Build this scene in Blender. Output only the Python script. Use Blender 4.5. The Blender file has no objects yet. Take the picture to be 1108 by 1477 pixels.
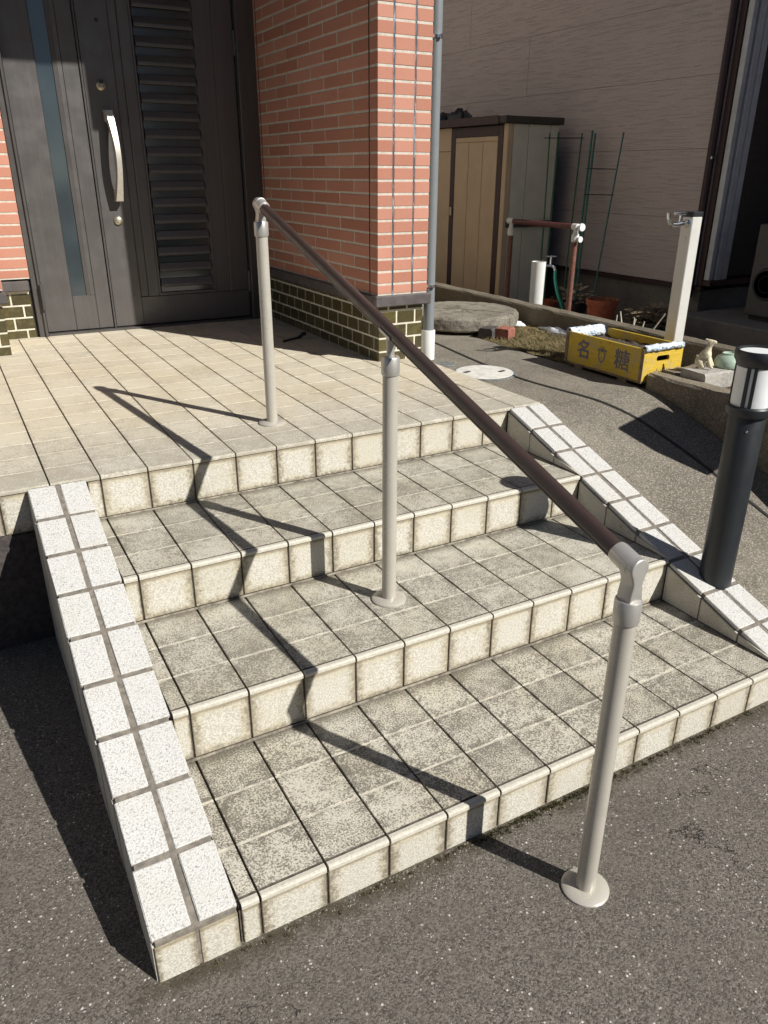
import bpy, bmesh, math, random
from mathutils import Vector, Matrix, Euler
random.seed(7)
S = bpy.context.scene
COL = S.collection
R_ = math.radians

# ------------------------------------------------------------------ camera
cd = bpy.data.cameras.new('camera'); cam = bpy.data.objects.new('camera', cd); COL.objects.link(cam)
cd.sensor_fit = 'HORIZONTAL'; cd.sensor_width = 36.0; cd.lens = 36.0*1109.26/1108.0
cd.clip_start = 0.02; cd.clip_end = 1000
rt = Vector((0.8745003121, -0.4850141960, 0.0032301389))
dn = Vector((-0.1936887662, -0.3553189035, -0.9144578386))
fw = Vector((0.4446727628, 0.7990680237, -0.4046682932))
m3 = Matrix((rt, -dn, -fw)).transposed()
cam.matrix_world = Matrix.Translation((-0.31979479, -1.07990172, 1.33482268)) @ m3.to_4x4()
S.camera = cam
S.render.resolution_x = 768; S.render.resolution_y = 1024

# ------------------------------------------------------------------ world, sun, exposure
SUN = Vector((0.488, -0.866, 0.790)).normalized()
elev = math.asin(SUN.z)
w = bpy.data.worlds.new('World'); S.world = w; w.use_nodes = True
wn = w.node_tree; bg = wn.nodes['Background']
sky = wn.nodes.new('ShaderNodeTexSky'); sky.sky_type = 'NISHITA'; sky.sun_disc = False
sky.sun_elevation = elev; sky.sun_rotation = math.atan2(SUN.x, SUN.y)
sky.air_density = 0.65; sky.dust_density = 0.15; sky.ozone_density = 1.0
wn.links.new(sky.outputs[0], bg.inputs[0]); bg.inputs[1].default_value = 0.05
sd = bpy.data.lights.new('sun', 'SUN'); sun = bpy.data.objects.new('sun', sd); COL.objects.link(sun)
sd.energy = 5.0; sd.angle = R_(0.53); sd.color = (1.0, 0.978, 0.935)
sun.rotation_euler = SUN.to_track_quat('Z', 'Y').to_euler(); sun.location = SUN*20
S.view_settings.view_transform = 'Standard'; S.view_settings.look = 'None'
S.view_settings.exposure = 0.34; S.view_settings.gamma = 1.0; S.view_settings.use_curve_mapping = False

# ------------------------------------------------------------------ material helpers
class NT:
    def __init__(s, name):
        s.m = bpy.data.materials.new(name); s.m.use_nodes = True; s.t = s.m.node_tree
        s.b = s.t.nodes['Principled BSDF']
    def n(s, typ, **k):
        x = s.t.nodes.new(typ)
        for a, v in k.items(): setattr(x, a, v)
        return x
    def put(s, sock, v):
        if isinstance(v, bpy.types.NodeSocket): s.t.links.new(v, sock)
        elif v is not None:
            if hasattr(sock.default_value, '__len__') and not hasattr(v, '__len__'): v = (v, v, v)
            if hasattr(v, '__len__') and len(v) == 3 and len(sock.default_value) == 4: v = (*v, 1)
            sock.default_value = v
    def math(s, op, a, b=None, c=None, clamp=False):
        x = s.n('ShaderNodeMath', operation=op); x.use_clamp = clamp
        s.put(x.inputs[0], a); s.put(x.inputs[1], b)
        if c is not None: s.put(x.inputs[2], c)
        return x.outputs[0]
    def vmath(s, op, a, b=None):
        x = s.n('ShaderNodeVectorMath', operation=op); s.put(x.inputs[0], a)
        if b is not None:
            if op == 'SCALE': s.put(x.inputs[3], b)
            else: s.put(x.inputs[1], b)
        return x.outputs[0]
    def noise(s, scale, vec=None, detail=2, rough=.5, dist=0, color=False):
        x = s.n('ShaderNodeTexNoise'); x.inputs['Scale'].default_value = scale
        x.inputs['Detail'].default_value = detail; x.inputs['Roughness'].default_value = rough
        x.inputs['Distortion'].default_value = dist
        if vec is not None: s.put(x.inputs['Vector'], vec)
        return x.outputs['Color' if color else 0]
    def vor(s, scale, vec=None, feature='F1', out=0):
        x = s.n('ShaderNodeTexVoronoi', feature=feature); x.inputs['Scale'].default_value = scale
        if vec is not None: s.put(x.inputs['Vector'], vec)
        return x.outputs[out]
    def ramp(s, v, lo, hi, a=0., b=1., smooth=True):
        x = s.n('ShaderNodeMapRange'); x.interpolation_type = 'SMOOTHSTEP' if smooth else 'LINEAR'
        s.put(x.inputs[0], v)
        for i, q in enumerate((lo, hi, a, b)): s.put(x.inputs[i+1], q)
        return x.outputs[0]
    def mix(s, f, a, b, mode='MIX'):
        x = s.n('ShaderNodeMix', data_type='RGBA', blend_type=mode)
        s.put(x.inputs[0], f); s.put(x.inputs[6], a); s.put(x.inputs[7], b)
        return x.outputs[2]
    def pos(s): return s.n('ShaderNodeNewGeometry').outputs['Position']
    def rnd(s): return s.n('ShaderNodeObjectInfo').outputs['Random']
    def gen(s):
        x = s.n('ShaderNodeSeparateXYZ'); s.put(x.inputs[0], s.n('ShaderNodeTexCoord').outputs['Generated'])
        return x.outputs
    def xyz(s, v):
        x = s.n('ShaderNodeSeparateXYZ'); s.put(x.inputs[0], v); return x.outputs
    def wp(s):  # world position shifted per object so that alike pieces differ
        return s.vmath('ADD', s.pos(), s.vmath('SCALE', s.n('ShaderNodeCombineXYZ').outputs[0], 0.0)) if False else s.pos()
    def wpr(s):
        c = s.n('ShaderNodeCombineXYZ'); r = s.rnd()
        s.put(c.inputs[0], s.math('MULTIPLY', r, 17.3)); s.put(c.inputs[1], s.math('MULTIPLY', r, 7.7)); s.put(c.inputs[2], s.math('MULTIPLY', r, 31.1))
        return s.vmath('ADD', s.pos(), c.outputs[0])
    def bump(s, h, strength=.3, dist=.002, prev=None):
        x = s.n('ShaderNodeBump'); x.inputs['Strength'].default_value = strength; x.inputs['Distance'].default_value = dist
        s.put(x.inputs['Height'], h)
        if prev is not None: s.put(x.inputs['Normal'], prev)
        return x.outputs[0]
    def done(s, col=None, rough=.6, metal=0., nrm=None, spec=None, **k):
        s.put(s.b.inputs['Base Color'], col); s.put(s.b.inputs['Roughness'], rough); s.put(s.b.inputs['Metallic'], metal)
        if nrm is not None: s.put(s.b.inputs['Normal'], nrm)
        if spec is not None: s.put(s.b.inputs['Specular IOR Level'], spec)
        for a, v in k.items(): s.put(s.b.inputs[a.replace('_', ' ')], v)
        return s.m

MAT = {}
def simple(name, col, rough=.6, metal=0., var=.15, scale=30., bump=.0, bscale=200., spec=None, **k):
    t = NT(name); p = t.wpr()
    n = t.noise(scale, p, 3, .6)
    c = t.mix(t.ramp(n, .3, .7), tuple(x*(1-var) for x in col), tuple(min(1, x*(1+var)) for x in col))
    nr = t.bump(t.noise(bscale, p, 3, .6), bump, .002) if bump else None
    MAT[name] = t.done(c, rough, metal, nr, spec, **k)
    return MAT[name]

def edge_dist(t, g, ax):   # distance to the nearest rim of a tile in its own 0..1 space, for chosen axes
    ds = [t.math('MINIMUM', g[i], t.math('SUBTRACT', 1.0, g[i])) for i in ax]
    return ds[0] if len(ds) == 1 else t.math('MINIMUM', ds[0], ds[1])

def tread_mat(name, light, dark, amt, yellow, thr, contrast=.06, porch=False):
    t = NT(name); p = t.wpr(); P = t.pos(); r = t.rnd(); g = t.gen(); q = t.xyz(P)
    fine = t.noise(235, p, 3, .62); big = t.noise(6.5, P, 4, .6); mid = t.noise(30, P, 4, .65)
    v = t.math('ADD', fine, t.math('MULTIPLY', t.math('SUBTRACT', big, .5), .30))
    v = t.math('ADD', v, t.math('MULTIPLY', t.math('SUBTRACT', mid, .5), .30))
    v = t.math('ADD', v, t.math('MULTIPLY', t.math('SUBTRACT', r, .5), .07))
    # soot gathers a little along the joints
    e = edge_dist(t, g, (0, 1)); v = t.math('ADD', v, t.math('MULTIPLY', t.ramp(e, .0, .22, .09, 0), t.ramp(mid, .35, .65)))
    if porch: v = t.math('ADD', v, t.ramp(t.math('ADD', q[1], t.math('MULTIPLY', big, .5)), 1.62, 2.25, .15, 0))
    mask = t.math('MULTIPLY', t.ramp(v, thr-contrast, thr+contrast), amt)
    base = t.mix(t.ramp(t.noise(3.1, P, 3, .6), .35, .68), light, yellow)
    if porch: base = t.mix(t.ramp(t.math('ADD', q[1], t.math('MULTIPLY', big, .6)), 1.65, 2.3, 1, 0), base, (.60, .565, .475))
    base = t.mix(t.ramp(t.noise(420, p, 1, .5), .35, .7, 0, .35), base, tuple(x*.72 for x in light))
    base = t.mix(t.ramp(r, 0, 1, 0, .12), base, tuple(x*.55 for x in light))
    col = t.mix(mask, base, dark)
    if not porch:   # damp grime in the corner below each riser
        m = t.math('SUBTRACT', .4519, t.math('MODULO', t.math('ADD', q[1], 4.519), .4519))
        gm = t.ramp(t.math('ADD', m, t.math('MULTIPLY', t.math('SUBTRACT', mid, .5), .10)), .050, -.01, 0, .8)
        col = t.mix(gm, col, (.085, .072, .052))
    nr = t.bump(t.noise(330, p, 3, .7), .55, .0022, t.bump(t.noise(90, p, 2), .25, .002))
    MAT[name] = t.done(col, .72, 0, nr, .3)
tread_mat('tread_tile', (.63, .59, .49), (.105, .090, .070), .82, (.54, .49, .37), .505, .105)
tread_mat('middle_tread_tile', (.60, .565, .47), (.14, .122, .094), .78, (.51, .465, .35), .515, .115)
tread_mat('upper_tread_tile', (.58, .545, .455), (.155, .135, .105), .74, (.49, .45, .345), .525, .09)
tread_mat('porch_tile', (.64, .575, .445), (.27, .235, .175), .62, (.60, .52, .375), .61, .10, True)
simple('nosing_lip', (.52, .485, .405), .6, var=.12, scale=140, bump=.2)

def riser_mat():
    t = NT('riser_tile'); p = t.wpr(); P = t.pos(); r = t.rnd(); g = t.gen()
    base = t.mix(t.ramp(t.noise(230, p, 3, .65), .38, .66), (.64, .61, .53), (.42, .39, .32))
    ex = edge_dist(t, g, (0,)); ez = t.math('MINIMUM', g[2], t.math('SUBTRACT', 1.0, g[2]))
    nn = t.noise(26, P, 3, .65)
    yel = t.math('MULTIPLY', t.ramp(t.math('ADD', t.math('MINIMUM', ex, ez), t.math('MULTIPLY', t.math('SUBTRACT', nn, .5), .35)), .24, -.02), .5)
    col = t.mix(yel, base, (.50, .42, .25))
    col = t.mix(t.ramp(t.noise(7, P, 3), .5, .75, 0, .25), col, (.46, .41, .29))
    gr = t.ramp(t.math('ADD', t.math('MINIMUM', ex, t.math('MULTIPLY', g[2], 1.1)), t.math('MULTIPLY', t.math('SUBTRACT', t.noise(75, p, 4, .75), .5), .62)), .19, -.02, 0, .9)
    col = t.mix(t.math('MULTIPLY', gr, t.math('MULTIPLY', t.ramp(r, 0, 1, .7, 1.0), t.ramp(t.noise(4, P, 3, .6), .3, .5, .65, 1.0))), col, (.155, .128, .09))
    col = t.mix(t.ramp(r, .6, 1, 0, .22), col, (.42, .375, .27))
    col = t.mix(t.math('MULTIPLY', t.ramp(t.math('ADD', g[2], t.math('MULTIPLY', t.math('SUBTRACT', nn, .5), .12)), .90, .985, 0, .7), 1.0), col, (.20, .16, .095))  # brown line at the riser top paints the shade beneath the lip
    nr = t.bump(t.noise(280, p, 3, .7), .6, .0025)
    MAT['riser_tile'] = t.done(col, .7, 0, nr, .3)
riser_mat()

def flank_mat():
    t = NT('flank_tile'); p = t.wpr(); P = t.pos()
    col = t.mix(t.ramp(t.noise(230, p, 3, .65), .38, .66), (.60, .56, .48), (.44, .405, .335))
    col = t.mix(t.ramp(t.noise(9, P, 4, .65), .5, .75, 0, .5), col, (.36, .31, .22))
    col = t.mix(t.ramp(t.noise(35, P, 4, .7), .58, .72, 0, .5), col, (.20, .17, .12))
    MAT['flank_tile'] = t.done(col, .7, 0, t.bump(t.noise(280, p, 3, .7), .6, .0025), .3)
flank_mat()
def coping_mat():
    t = NT('coping_tile'); p = t.wpr(); P = t.pos(); r = t.rnd()
    sp = t.ramp(t.noise(240, p, 2, .6), .50, .66)
    col = t.mix(sp, (.60, .588, .555), (.37, .357, .33))
    sp2 = t.ramp(t.noise(170, p, 1, .5), .66, .72, 0, .8)
    col = t.mix(sp2, col, (.22, .205, .19))
    col = t.mix(t.ramp(t.noise(9, P, 3, .6), .45, .75, 0, .35), col, (.52, .48, .395))
    col = t.mix(t.math('MULTIPLY', r, .16), col, (.5, .48, .44))
    nr = t.bump(t.noise(260, p, 2, .7), .7, .003)
    MAT['coping_tile'] = t.done(col, .75, 0, nr, .25)
coping_mat()

simple('dark_grout', (.082, .066, .050), .9, var=.4, scale=60, bump=.5)
simple('pale_grout', (.52, .475, .385), .9, var=.25, scale=45, bump=.4)
simple('dirty_mortar', (.20, .175, .135), .9, var=.5, scale=40, bump=.5)
simple('coping_grout', (.185, .162, .132), .9, var=.3, scale=50, bump=.5)

def asphalt_mat():
    t = NT('asphalt'); P = t.pos(); q = t.xyz(P)
    wob = t.vmath('ADD', P, t.vmath('SCALE', t.noise(60, P, 2, .5, 0, True), .006))
    cellc = t.xyz(t.vor(300, wob, 'F1', 1)); d1 = t.vor(300, wob)
    cell2 = t.xyz(t.vor(120, wob, 'F1', 1)); d2 = t.vor(120, wob)
    base = t.mix(t.ramp(cellc[0], .0, 1., 0, 1, False), (.047, .041, .034), (.222, .196, .164))
    base = t.mix(t.ramp(t.noise(1.7, P, 4, .6), .35, .7, 0, .38), base, (.090, .078, .063))
    base = t.mix(t.ramp(t.noise(12, P, 4, .65), .45, .75, 0, .28), base, (.17, .148, .118))
    st = t.math('MULTIPLY', t.ramp(cell2[1], .90, .92), t.ramp(d2, .36, .22))
    col = t.mix(st, base, t.mix(cell2[0], (.22, .20, .17), (.62, .59, .54)))
    st2 = t.math('MULTIPLY', t.ramp(cellc[2], .965, .975), t.ramp(d1, .40, .25))
    col = t.mix(st2, col, (.55, .53, .49))
    # brown soil and moss that gathers along the foot of the steps
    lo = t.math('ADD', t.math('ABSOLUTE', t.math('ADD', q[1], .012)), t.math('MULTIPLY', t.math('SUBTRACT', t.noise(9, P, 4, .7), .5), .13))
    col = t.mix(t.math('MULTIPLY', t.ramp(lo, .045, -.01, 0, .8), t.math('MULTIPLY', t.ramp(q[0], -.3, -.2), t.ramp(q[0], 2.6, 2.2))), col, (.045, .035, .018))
    crk = t.math('MULTIPLY', t.ramp(t.vor(3.2, t.vmath('ADD', P, t.vmath('SCALE', t.noise(7, P, 4, .7, 0, True), .35)), 'DISTANCE_TO_EDGE'), .010, .003), t.ramp(t.noise(1.3, P), .62, .66))
    col = t.mix(t.math('MULTIPLY', crk, .8), col, (.022, .018, .015))
    h = t.math('ADD', t.math('MULTIPLY', d1, -.6), t.math('MULTIPLY', d2, -.5))
    nr = t.bump(h, .5, .003, t.bump(t.noise(110, P, 4, .75), .4, .0035))
    nr = t.bump(t.math('MULTIPLY', crk, -1.0), .8, .006, nr)
    MAT['asphalt'] = t.done(col, .85, 0, nr, .35)
asphalt_mat()

def concrete_mat(name, a, b, speck, scale=1., bumpd=.003, moss=0.):
    t = NT(name); P = t.pos()
    col = t.mix(t.ramp(t.noise(2.2*scale, P, 4, .65), .3, .7), a, b)
    col = t.mix(t.ramp(t.noise(150, P, 3, .65), .50, .62, 0, .75), col, speck)
    col = t.mix(t.ramp(t.noise(120, P, 2, .5), .60, .70, 0, .65), col, tuple(x*.35 for x in a))
    col = t.mix(t.ramp(t.noise(11, P, 4, .7), .5, .78, 0, .5), col, tuple(x*.5 for x in a))
    if moss: col = t.mix(t.ramp(t.noise(16, P, 4, .7), .5, .66, 0, moss), col, (.06, .052, .028))
    nr = t.bump(t.noise(190, P, 3, .7), .7, bumpd, t.bump(t.noise(14, P, 3, .6), .3, .006))
    MAT[name] = t.done(col, .88, 0, nr, .25)
concrete_mat('ramp_concrete', (.135, .118, .092), (.215, .19, .15), (.40, .365, .30))
concrete_mat('kerb_concrete', (.16, .133, .095), (.24, .20, .145), (.37, .32, .245), 2.)
concrete_mat('dark_kerb', (.105, .086, .062), (.165, .138, .10), (.25, .215, .165), 2.)
concrete_mat('old_concrete', (.16, .14, .11), (.25, .225, .18), (.36, .33, .28), 3., .005, .5)
concrete_mat('foundation', (.15, .135, .12), (.20, .18, .155), (.23, .21, .18), 1.)
concrete_mat('stone_slab', (.30, .28, .25), (.42, .39, .34), (.55, .52, .47), 3., .006)

def brick_mat():
    t = NT('red_brick'); p = t.wpr(); P = t.pos(); r = t.rnd()
    col = t.mix(r, (.385, .168, .112), (.515, .252, .180))
    col = t.mix(t.ramp(t.noise(4.5, P, 2), .4, .7, 0, .35), col, (.42, .17, .12))
    st = t.vmath('MULTIPLY', p, (60, 60, 500))
    col = t.mix(t.ramp(t.noise(1.0, st, 3, .6), .5, .75, 0, .35), col, (.55, .26, .19))
    col = t.mix(t.ramp(t.noise(40, P, 4, .7), .62, .76, 0, .45), col, (.20, .08, .06))
    q = t.xyz(P); sv = t.noise(1.0, t.vmath('MULTIPLY', P, (90, 90, 7)), 4, .7)
    dx = t.math('MINIMUM', t.math('ABSOLUTE', t.math('SUBTRACT', q[0], 1.6218)), t.math('ABSOLUTE', t.math('SUBTRACT', q[0], 1.734)))
    dx = t.math('ADD', dx, t.math('MULTIPLY', t.math('SUBTRACT', sv, .5), .05))
    fr = t.ramp(q[1], 2.345, 2.338)
    col = t.mix(t.math('MULTIPLY', fr, t.ramp(dx, .013, -.006, 0, .65)), col, (.16, .105, .10))
    col = t.mix(t.math('MULTIPLY', fr, t.ramp(t.math('ADD', dx, .004), .004, -.004, 0, .5)), col, (.52, .46, .44))
    v = t.vmath('MULTIPLY', p, (260, 260, 40))
    nr = t.bump(t.noise(1.0, v, 3, .7), .5, .002)
    MAT['red_brick'] = t.done(col, .8, 0, nr, .2)
brick_mat()
simple('brick_mortar', (.52, .475, .40), .9, var=.12, scale=40, bump=.3)
def sealant():
    t = NT('sealant'); P = t.pos()
    v = t.vmath('MULTIPLY', P, (60, 60, 9))
    col = t.mix(t.ramp(t.noise(1.0, v, 3, .7), .45, .7), (.055, .055, .065), (.36, .36, .38))
    MAT['sealant'] = t.done(col, .6)
sealant()
def glaze():
    t = NT('glazed_base_tile'); p = t.wpr(); r = t.rnd()
    col = t.mix(r, (.085, .070, .026), (.052, .043, .020))
    col = t.mix(t.ramp(t.noise(30, p, 3, .6), .45, .7, 0, .6), col, (.125, .105, .042))
    MAT['glazed_base_tile'] = t.done(col, .28, 0, t.bump(t.noise(60, p, 2), .15, .002), .5)
glaze()
simple('base_mortar', (.62, .58, .47), .9, var=.12, scale=40)
simple('moulding', (.090, .078, .075), .5, var=.2, scale=18, bump=.1)

def door_mat(name, c, rough=.42):
    t = NT(name); P = t.pos()
    v = t.vmath('MULTIPLY', P, (55, 55, 1.6))
    n = t.noise(1.0, v, 4, .65)
    col = t.mix(t.ramp(n, .35, .68), tuple(x*.95 for x in c), tuple(x*1.06 for x in c))
    col = t.mix(t.ramp(t.noise(5, P, 4, .65), .5, .8, 0, .4), col, tuple(x*1.3 for x in c))
    rg = t.ramp(t.noise(9, P, 3, .6), .3, .7, rough-.08, rough+.1)
    MAT[name] = t.done(col, rg, .35, t.bump(n, .06, .001), .5)
door_mat('door_metal', (.110, .101, .095), .38)
door_mat('door_frame_metal', (.092, .084, .079), .38)
simple('dark_gap', (.012, .011, .010), .8, var=.2)
simple('silver', (.60, .555, .48), .42, .55, var=.05, scale=60)
simple('chrome', (.75, .76, .77), .16, 1.0, var=.03)
simple('lock_brass', (.50, .45, .33), .35, .8, var=.1)
def glass(name, c, rough=.12):
    t = NT(name); P = t.pos()
    MAT[name] = t.done(t.mix(t.ramp(t.noise(3, P, 2), .4, .7), c, tuple(x*1.4 for x in c)), rough, 0, None, .8)
glass('door_glass', (.030, .040, .045), .10)
glass('window_glass', (.006, .006, .007), .08)
def paint(name, c, rough=.35, coat=0., metal=0.):
    t = NT(name); P = t.pos()
    col = t.mix(t.ramp(t.noise(14, P, 4, .65), .42, .75, 0, .5), c, tuple(x*.86 for x in c))
    rg = t.ramp(t.noise(22, P, 3, .6), .3, .7, rough-.05, rough+.08)
    MAT[name] = t.done(col, rg, metal, None, .5, Coat_Weight=coat)
paint('post_paint', (.475, .442, .377), .28, 0, .15)
paint('joint_silver', (.52, .50, .46), .36, 0, .55)
paint('rail_brown', (.047, .030, .026), .33)
paint('bollard_black', (.018, .021, .024), .42)
simple('frosted_white', (.74, .75, .74), .45, var=.03, spec=.4)
paint('pipe_grey', (.19, .205, .21), .45)
paint('pvc_white', (.66, .66, .63), .45)
paint('stand_aluminium', (.64, .62, .57), .45, 0, .15)
simple('black_plastic', (.018, .018, .020), .45, var=.2)
simple('hose_green', (.04, .33, .22), .35, var=.15)
simple('stake_green', (.035, .11, .05), .5, var=.2)
simple('stake_teal', (.04, .14, .11), .5, var=.2)
simple('rust_brown', (.17, .072, .05), .6, var=.35, scale=60, bump=.2)
simple('rail_maroon', (.11, .030, .028), .45, var=.2)
simple('shed_beige', (.54, .39, .25), .5, var=.06, scale=6)
simple('shed_grey', (.62, .58, .45), .5, var=.06, scale=6)
simple('shed_brown', (.050, .020, .016), .5, var=.2)
simple('shed_cap', (.045, .037, .028), .6, var=.2)
simple('terracotta', (.38, .10, .045), .75, var=.2, bump=.2)
simple('soil', (.065, .045, .030), .95, var=.5, scale=70, bump=1., bscale=120)
simple('dry_leaf', (.33, .28, .19), .8, var=.3)
simple('dead_stick', (.55, .50, .40), .8, var=.2)
simple('straw', (.17, .130, .062), .9, var=.45, scale=60)
simple('leaf_green', (.05, .085, .03), .6, var=.4, scale=50)
simple('snow', (.80, .82, .86), .7, var=.04, bump=.5, bscale=60)
simple('manhole_white', (.62, .60, .54), .7, var=.14, scale=24, bump=.4)
simple('manhole_grey', (.16, .165, .16), .6, var=.3, scale=60, bump=.4)
simple('joint_rubber', (.022, .019, .016), .7, var=.3, scale=40)
simple('red_clay', (.27, .10, .07), .85, var=.35, scale=60, bump=.5)
simple('dark_clay', (.060, .050, .046), .85, var=.35, scale=60, bump=.5)
simple('neighbor_trim', (.035, .014, .015), .45, var=.2)
simple('shutter_grey', (.46, .475, .495), .42, .3, var=.1, scale=10)
simple('figurine', (.58, .51, .36), .85, var=.28, scale=70, bump=.8, bscale=160)
simple('celadon', (.37, .46, .36), .4, var=.08)
simple('ac_grey', (.085, .08, .07), .6, var=.1)
def siding():
    t = NT('siding'); P = t.pos()
    v = t.vmath('MULTIPLY', P, (5, 5.0, 150)); n1 = t.noise(1.0, v, 2, .5)
    v2 = t.vmath('MULTIPLY', P, (60, 60, 160)); n2 = t.noise(1.0, v2, 3, .6)
    l = t.ramp(n1, .54, .68)
    col = t.mix(t.ramp(n2, .3, .7), (.48, .405, .38), (.57, .485, .455))
    col = t.mix(t.math('MULTIPLY', l, .17), col, (.20, .17, .16))
    col = t.mix(t.ramp(t.noise(1.2, P, 3), .4, .7, 0, .25), col, (.43, .365, .35))
    h = t.math('ADD', t.math('MULTIPLY', n2, .5), t.math('MULTIPLY', l, -1.0))
    MAT['siding'] = t.done(col, .8, 0, t.bump(h, .6, .004), .2)
siding()
def garden():
    t = NT('dry_moss'); P = t.pos()
    col = t.mix(t.ramp(t.noise(9, P, 4, .7), .35, .65), (.10, .080, .035), (.26, .205, .095))
    col = t.mix(t.ramp(t.noise(90, P, 3, .7), .5, .68, 0, .7), col, (.045, .038, .018))
    MAT['dry_moss'] = t.done(col, .95, 0, t.bump(t.noise(80, P, 4, .8), 1., .012), .1)
garden()
def crate_mats():
    t = NT('crate_yellow'); P = t.pos(); o = t.n('ShaderNodeTexCoord').outputs['Object']
    v = t.vmath('MULTIPLY', o, (18, 18, 130)); gr = t.noise(1.0, v, 4, .65)
    col = t.mix(t.ramp(gr, .3, .7), (.52, .345, .035), (.62, .43, .06))
    wear = t.math('ADD', t.noise(16, o, 5, .72), t.math('MULTIPLY', t.math('SUBTRACT', gr, .5), .5))
    col = t.mix(t.ramp(wear, .48, .64, 0, .8), col, (.44, .34, .15))
    col = t.mix(t.ramp(t.noise(60, o, 3, .7), .64, .72, 0, .8), col, (.12, .08, .035))
    MAT['crate_yellow'] = t.done(col, .75, 0, t.bump(gr, .4, .002), .2)
    t = NT('crate_ink'); o = t.pos()
    col = t.mix(t.ramp(t.noise(90, o, 4, .75), .55, .72, 0, .35), (.145, .135, .155), (.28, .22, .11))
    MAT['crate_ink'] = t.done(col, .8)
    t = NT('bubble_foil'); o = t.pos()
    col = t.mix(t.ramp(t.noise(55, o, 3, .7), .5, .6), (.70, .74, .76), (.24, .36, .50))
    MAT['bubble_foil'] = t.done(col, .42, .1, t.bump(t.vor(90, o), .9, .004), .6)
crate_mats()
simple('crate_wood', (.20, .145, .085), .85, var=.3, scale=40, bump=.3)

# ------------------------------------------------------------------ geometry helpers
WL = {}      # world location of every object made here (no parent is ever rotated)
def link(name, me, mat=None, parent=None, loc=(0, 0, 0), rot=None, scale=None):
    o = bpy.data.objects.new(name, me); COL.objects.link(o)
    if mat is not None and me is not None and not me.materials:
        for q in (mat if isinstance(mat, (list, tuple)) else [mat]): me.materials.append(MAT[q])
    loc = Vector(loc); WL[o.name] = loc
    o.location = loc - (WL[parent.name] if parent else Vector((0, 0, 0)))
    if parent: o.parent = parent
    if rot: o.rotation_euler = rot
    if scale: o.scale = scale
    return o
def tag(o, label=None, cat=None, group=None, kind=None):
    if label: o['label'] = label
    if cat: o['category'] = cat
    if group: o['group'] = group
    if kind: o['kind'] = kind
    return o
def thing(name, loc, label, cat, group=None):
    return tag(link(name, None, loc=loc), label, cat, group)
def mesh(name, V, F, smooth=False, mi=None):
    me = bpy.data.meshes.new(name); me.from_pydata([tuple(v) for v in V], [], F); me.validate(); 
    bm = bmesh.new(); bm.from_mesh(me); bmesh.ops.recalc_face_normals(bm, faces=bm.faces); bm.to_mesh(me); bm.free()
    if mi:
        for p, i in zip(me.polygons, mi): p.material_index = i
    if smooth: 
        for p in me.polygons: p.use_smooth = True
        try: me.set_sharp_from_angle(angle=R_(38))
        except Exception: pass
    me.update(); return me
_cache = {}
def cbox(sx, sy, sz, c=.002, name='piece', key=''):
    """chamfered box centred on the origin; cached so that alike pieces share data"""
    k = (round(sx, 4), round(sy, 4), round(sz, 4), round(c, 4), key)
    if k in _cache: return _cache[k]
    bm = bmesh.new(); bmesh.ops.create_cube(bm, size=1.0)
    for v in bm.verts: v.co = Vector((v.co.x*sx, v.co.y*sy, v.co.z*sz))
    if c > 0: bmesh.ops.bevel(bm, geom=list(bm.edges), offset=min(c, .45*min(sx, sy, sz)), segments=1, affect='EDGES', profile=.5)
    me = bpy.data.meshes.new(name); bm.to_mesh(me); bm.free(); _cache[k] = me; return me
def box(name, lo, hi, mat, parent=None, c=.002, key=None, rot=None):
    lo = Vector(lo); hi = Vector(hi); d = hi-lo
    return link(name, cbox(d.x, d.y, d.z, c, name, mat if key is None else key), mat, parent, (lo+hi)/2, rot)
def lathe_mesh(prof, seg=32, name='lathe', smooth=True, cap=True):
    V = []; F = []; n = len(prof)
    for i in range(seg):
        a = 2*math.pi*i/seg
        for r, z in prof: V.append((r*math.cos(a), r*math.sin(a), z))
    for i in range(seg):
        j = (i+1) % seg
        for k in range(n-1): F.append((i*n+k, j*n+k, j*n+k+1, i*n+k+1))
    if cap:
        if prof[0][0] > 1e-6: F.append([i*n for i in range(seg)][::-1])
        if prof[-1][0] > 1e-6: F.append([i*n+n-1 for i in range(seg)])
    me = mesh(name, V, F, smooth)
    bm = bmesh.new(); bm.from_mesh(me); bmesh.ops.remove_doubles(bm, verts=bm.verts, dist=1e-6); bm.to_mesh(me); bm.free()
    return me
def tube_mesh(path, r, seg=12, name='tube', cap=True):
    P = [Vector(p) for p in path]; V = []; F = []
    rs = r if hasattr(r, '__len__') else [r]*len(P)
    t0 = (P[1]-P[0]).normalized(); up = Vector((0, 0, 1)) if abs(t0.z) < .9 else Vector((1, 0, 0))
    nrm = t0.cross(up).normalized()
    for i, p in enumerate(P):
        t = (P[min(i+1, len(P)-1)]-P[max(i-1, 0)]).normalized()
        nrm = (nrm - t*nrm.dot(t)).normalized(); b = t.cross(nrm)
        for k in range(seg):
            a = 2*math.pi*k/seg; V.append(p+(nrm*math.cos(a)+b*math.sin(a))*rs[i])
    for i in range(len(P)-1):
        for k in range(seg):
            k2 = (k+1) % seg; F.append((i*seg+k, i*seg+k2, (i+1)*seg+k2, (i+1)*seg+k))
    if cap: F.append(list(range(seg))[::-1]); F.append([(len(P)-1)*seg+k for k in range(seg)])
    return mesh(name, V, F, True)
def tube(name, path, r, mat, parent=None, seg=12):
    base = Vector(path[0]); return link(name, tube_mesh([Vector(p)-base for p in path], r, seg, name), mat, parent, base)
def lathe(name, prof, mat, parent, loc, seg=32, rot=None): return link(name, lathe_mesh(prof, seg, name), mat, parent, loc, rot)
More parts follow.
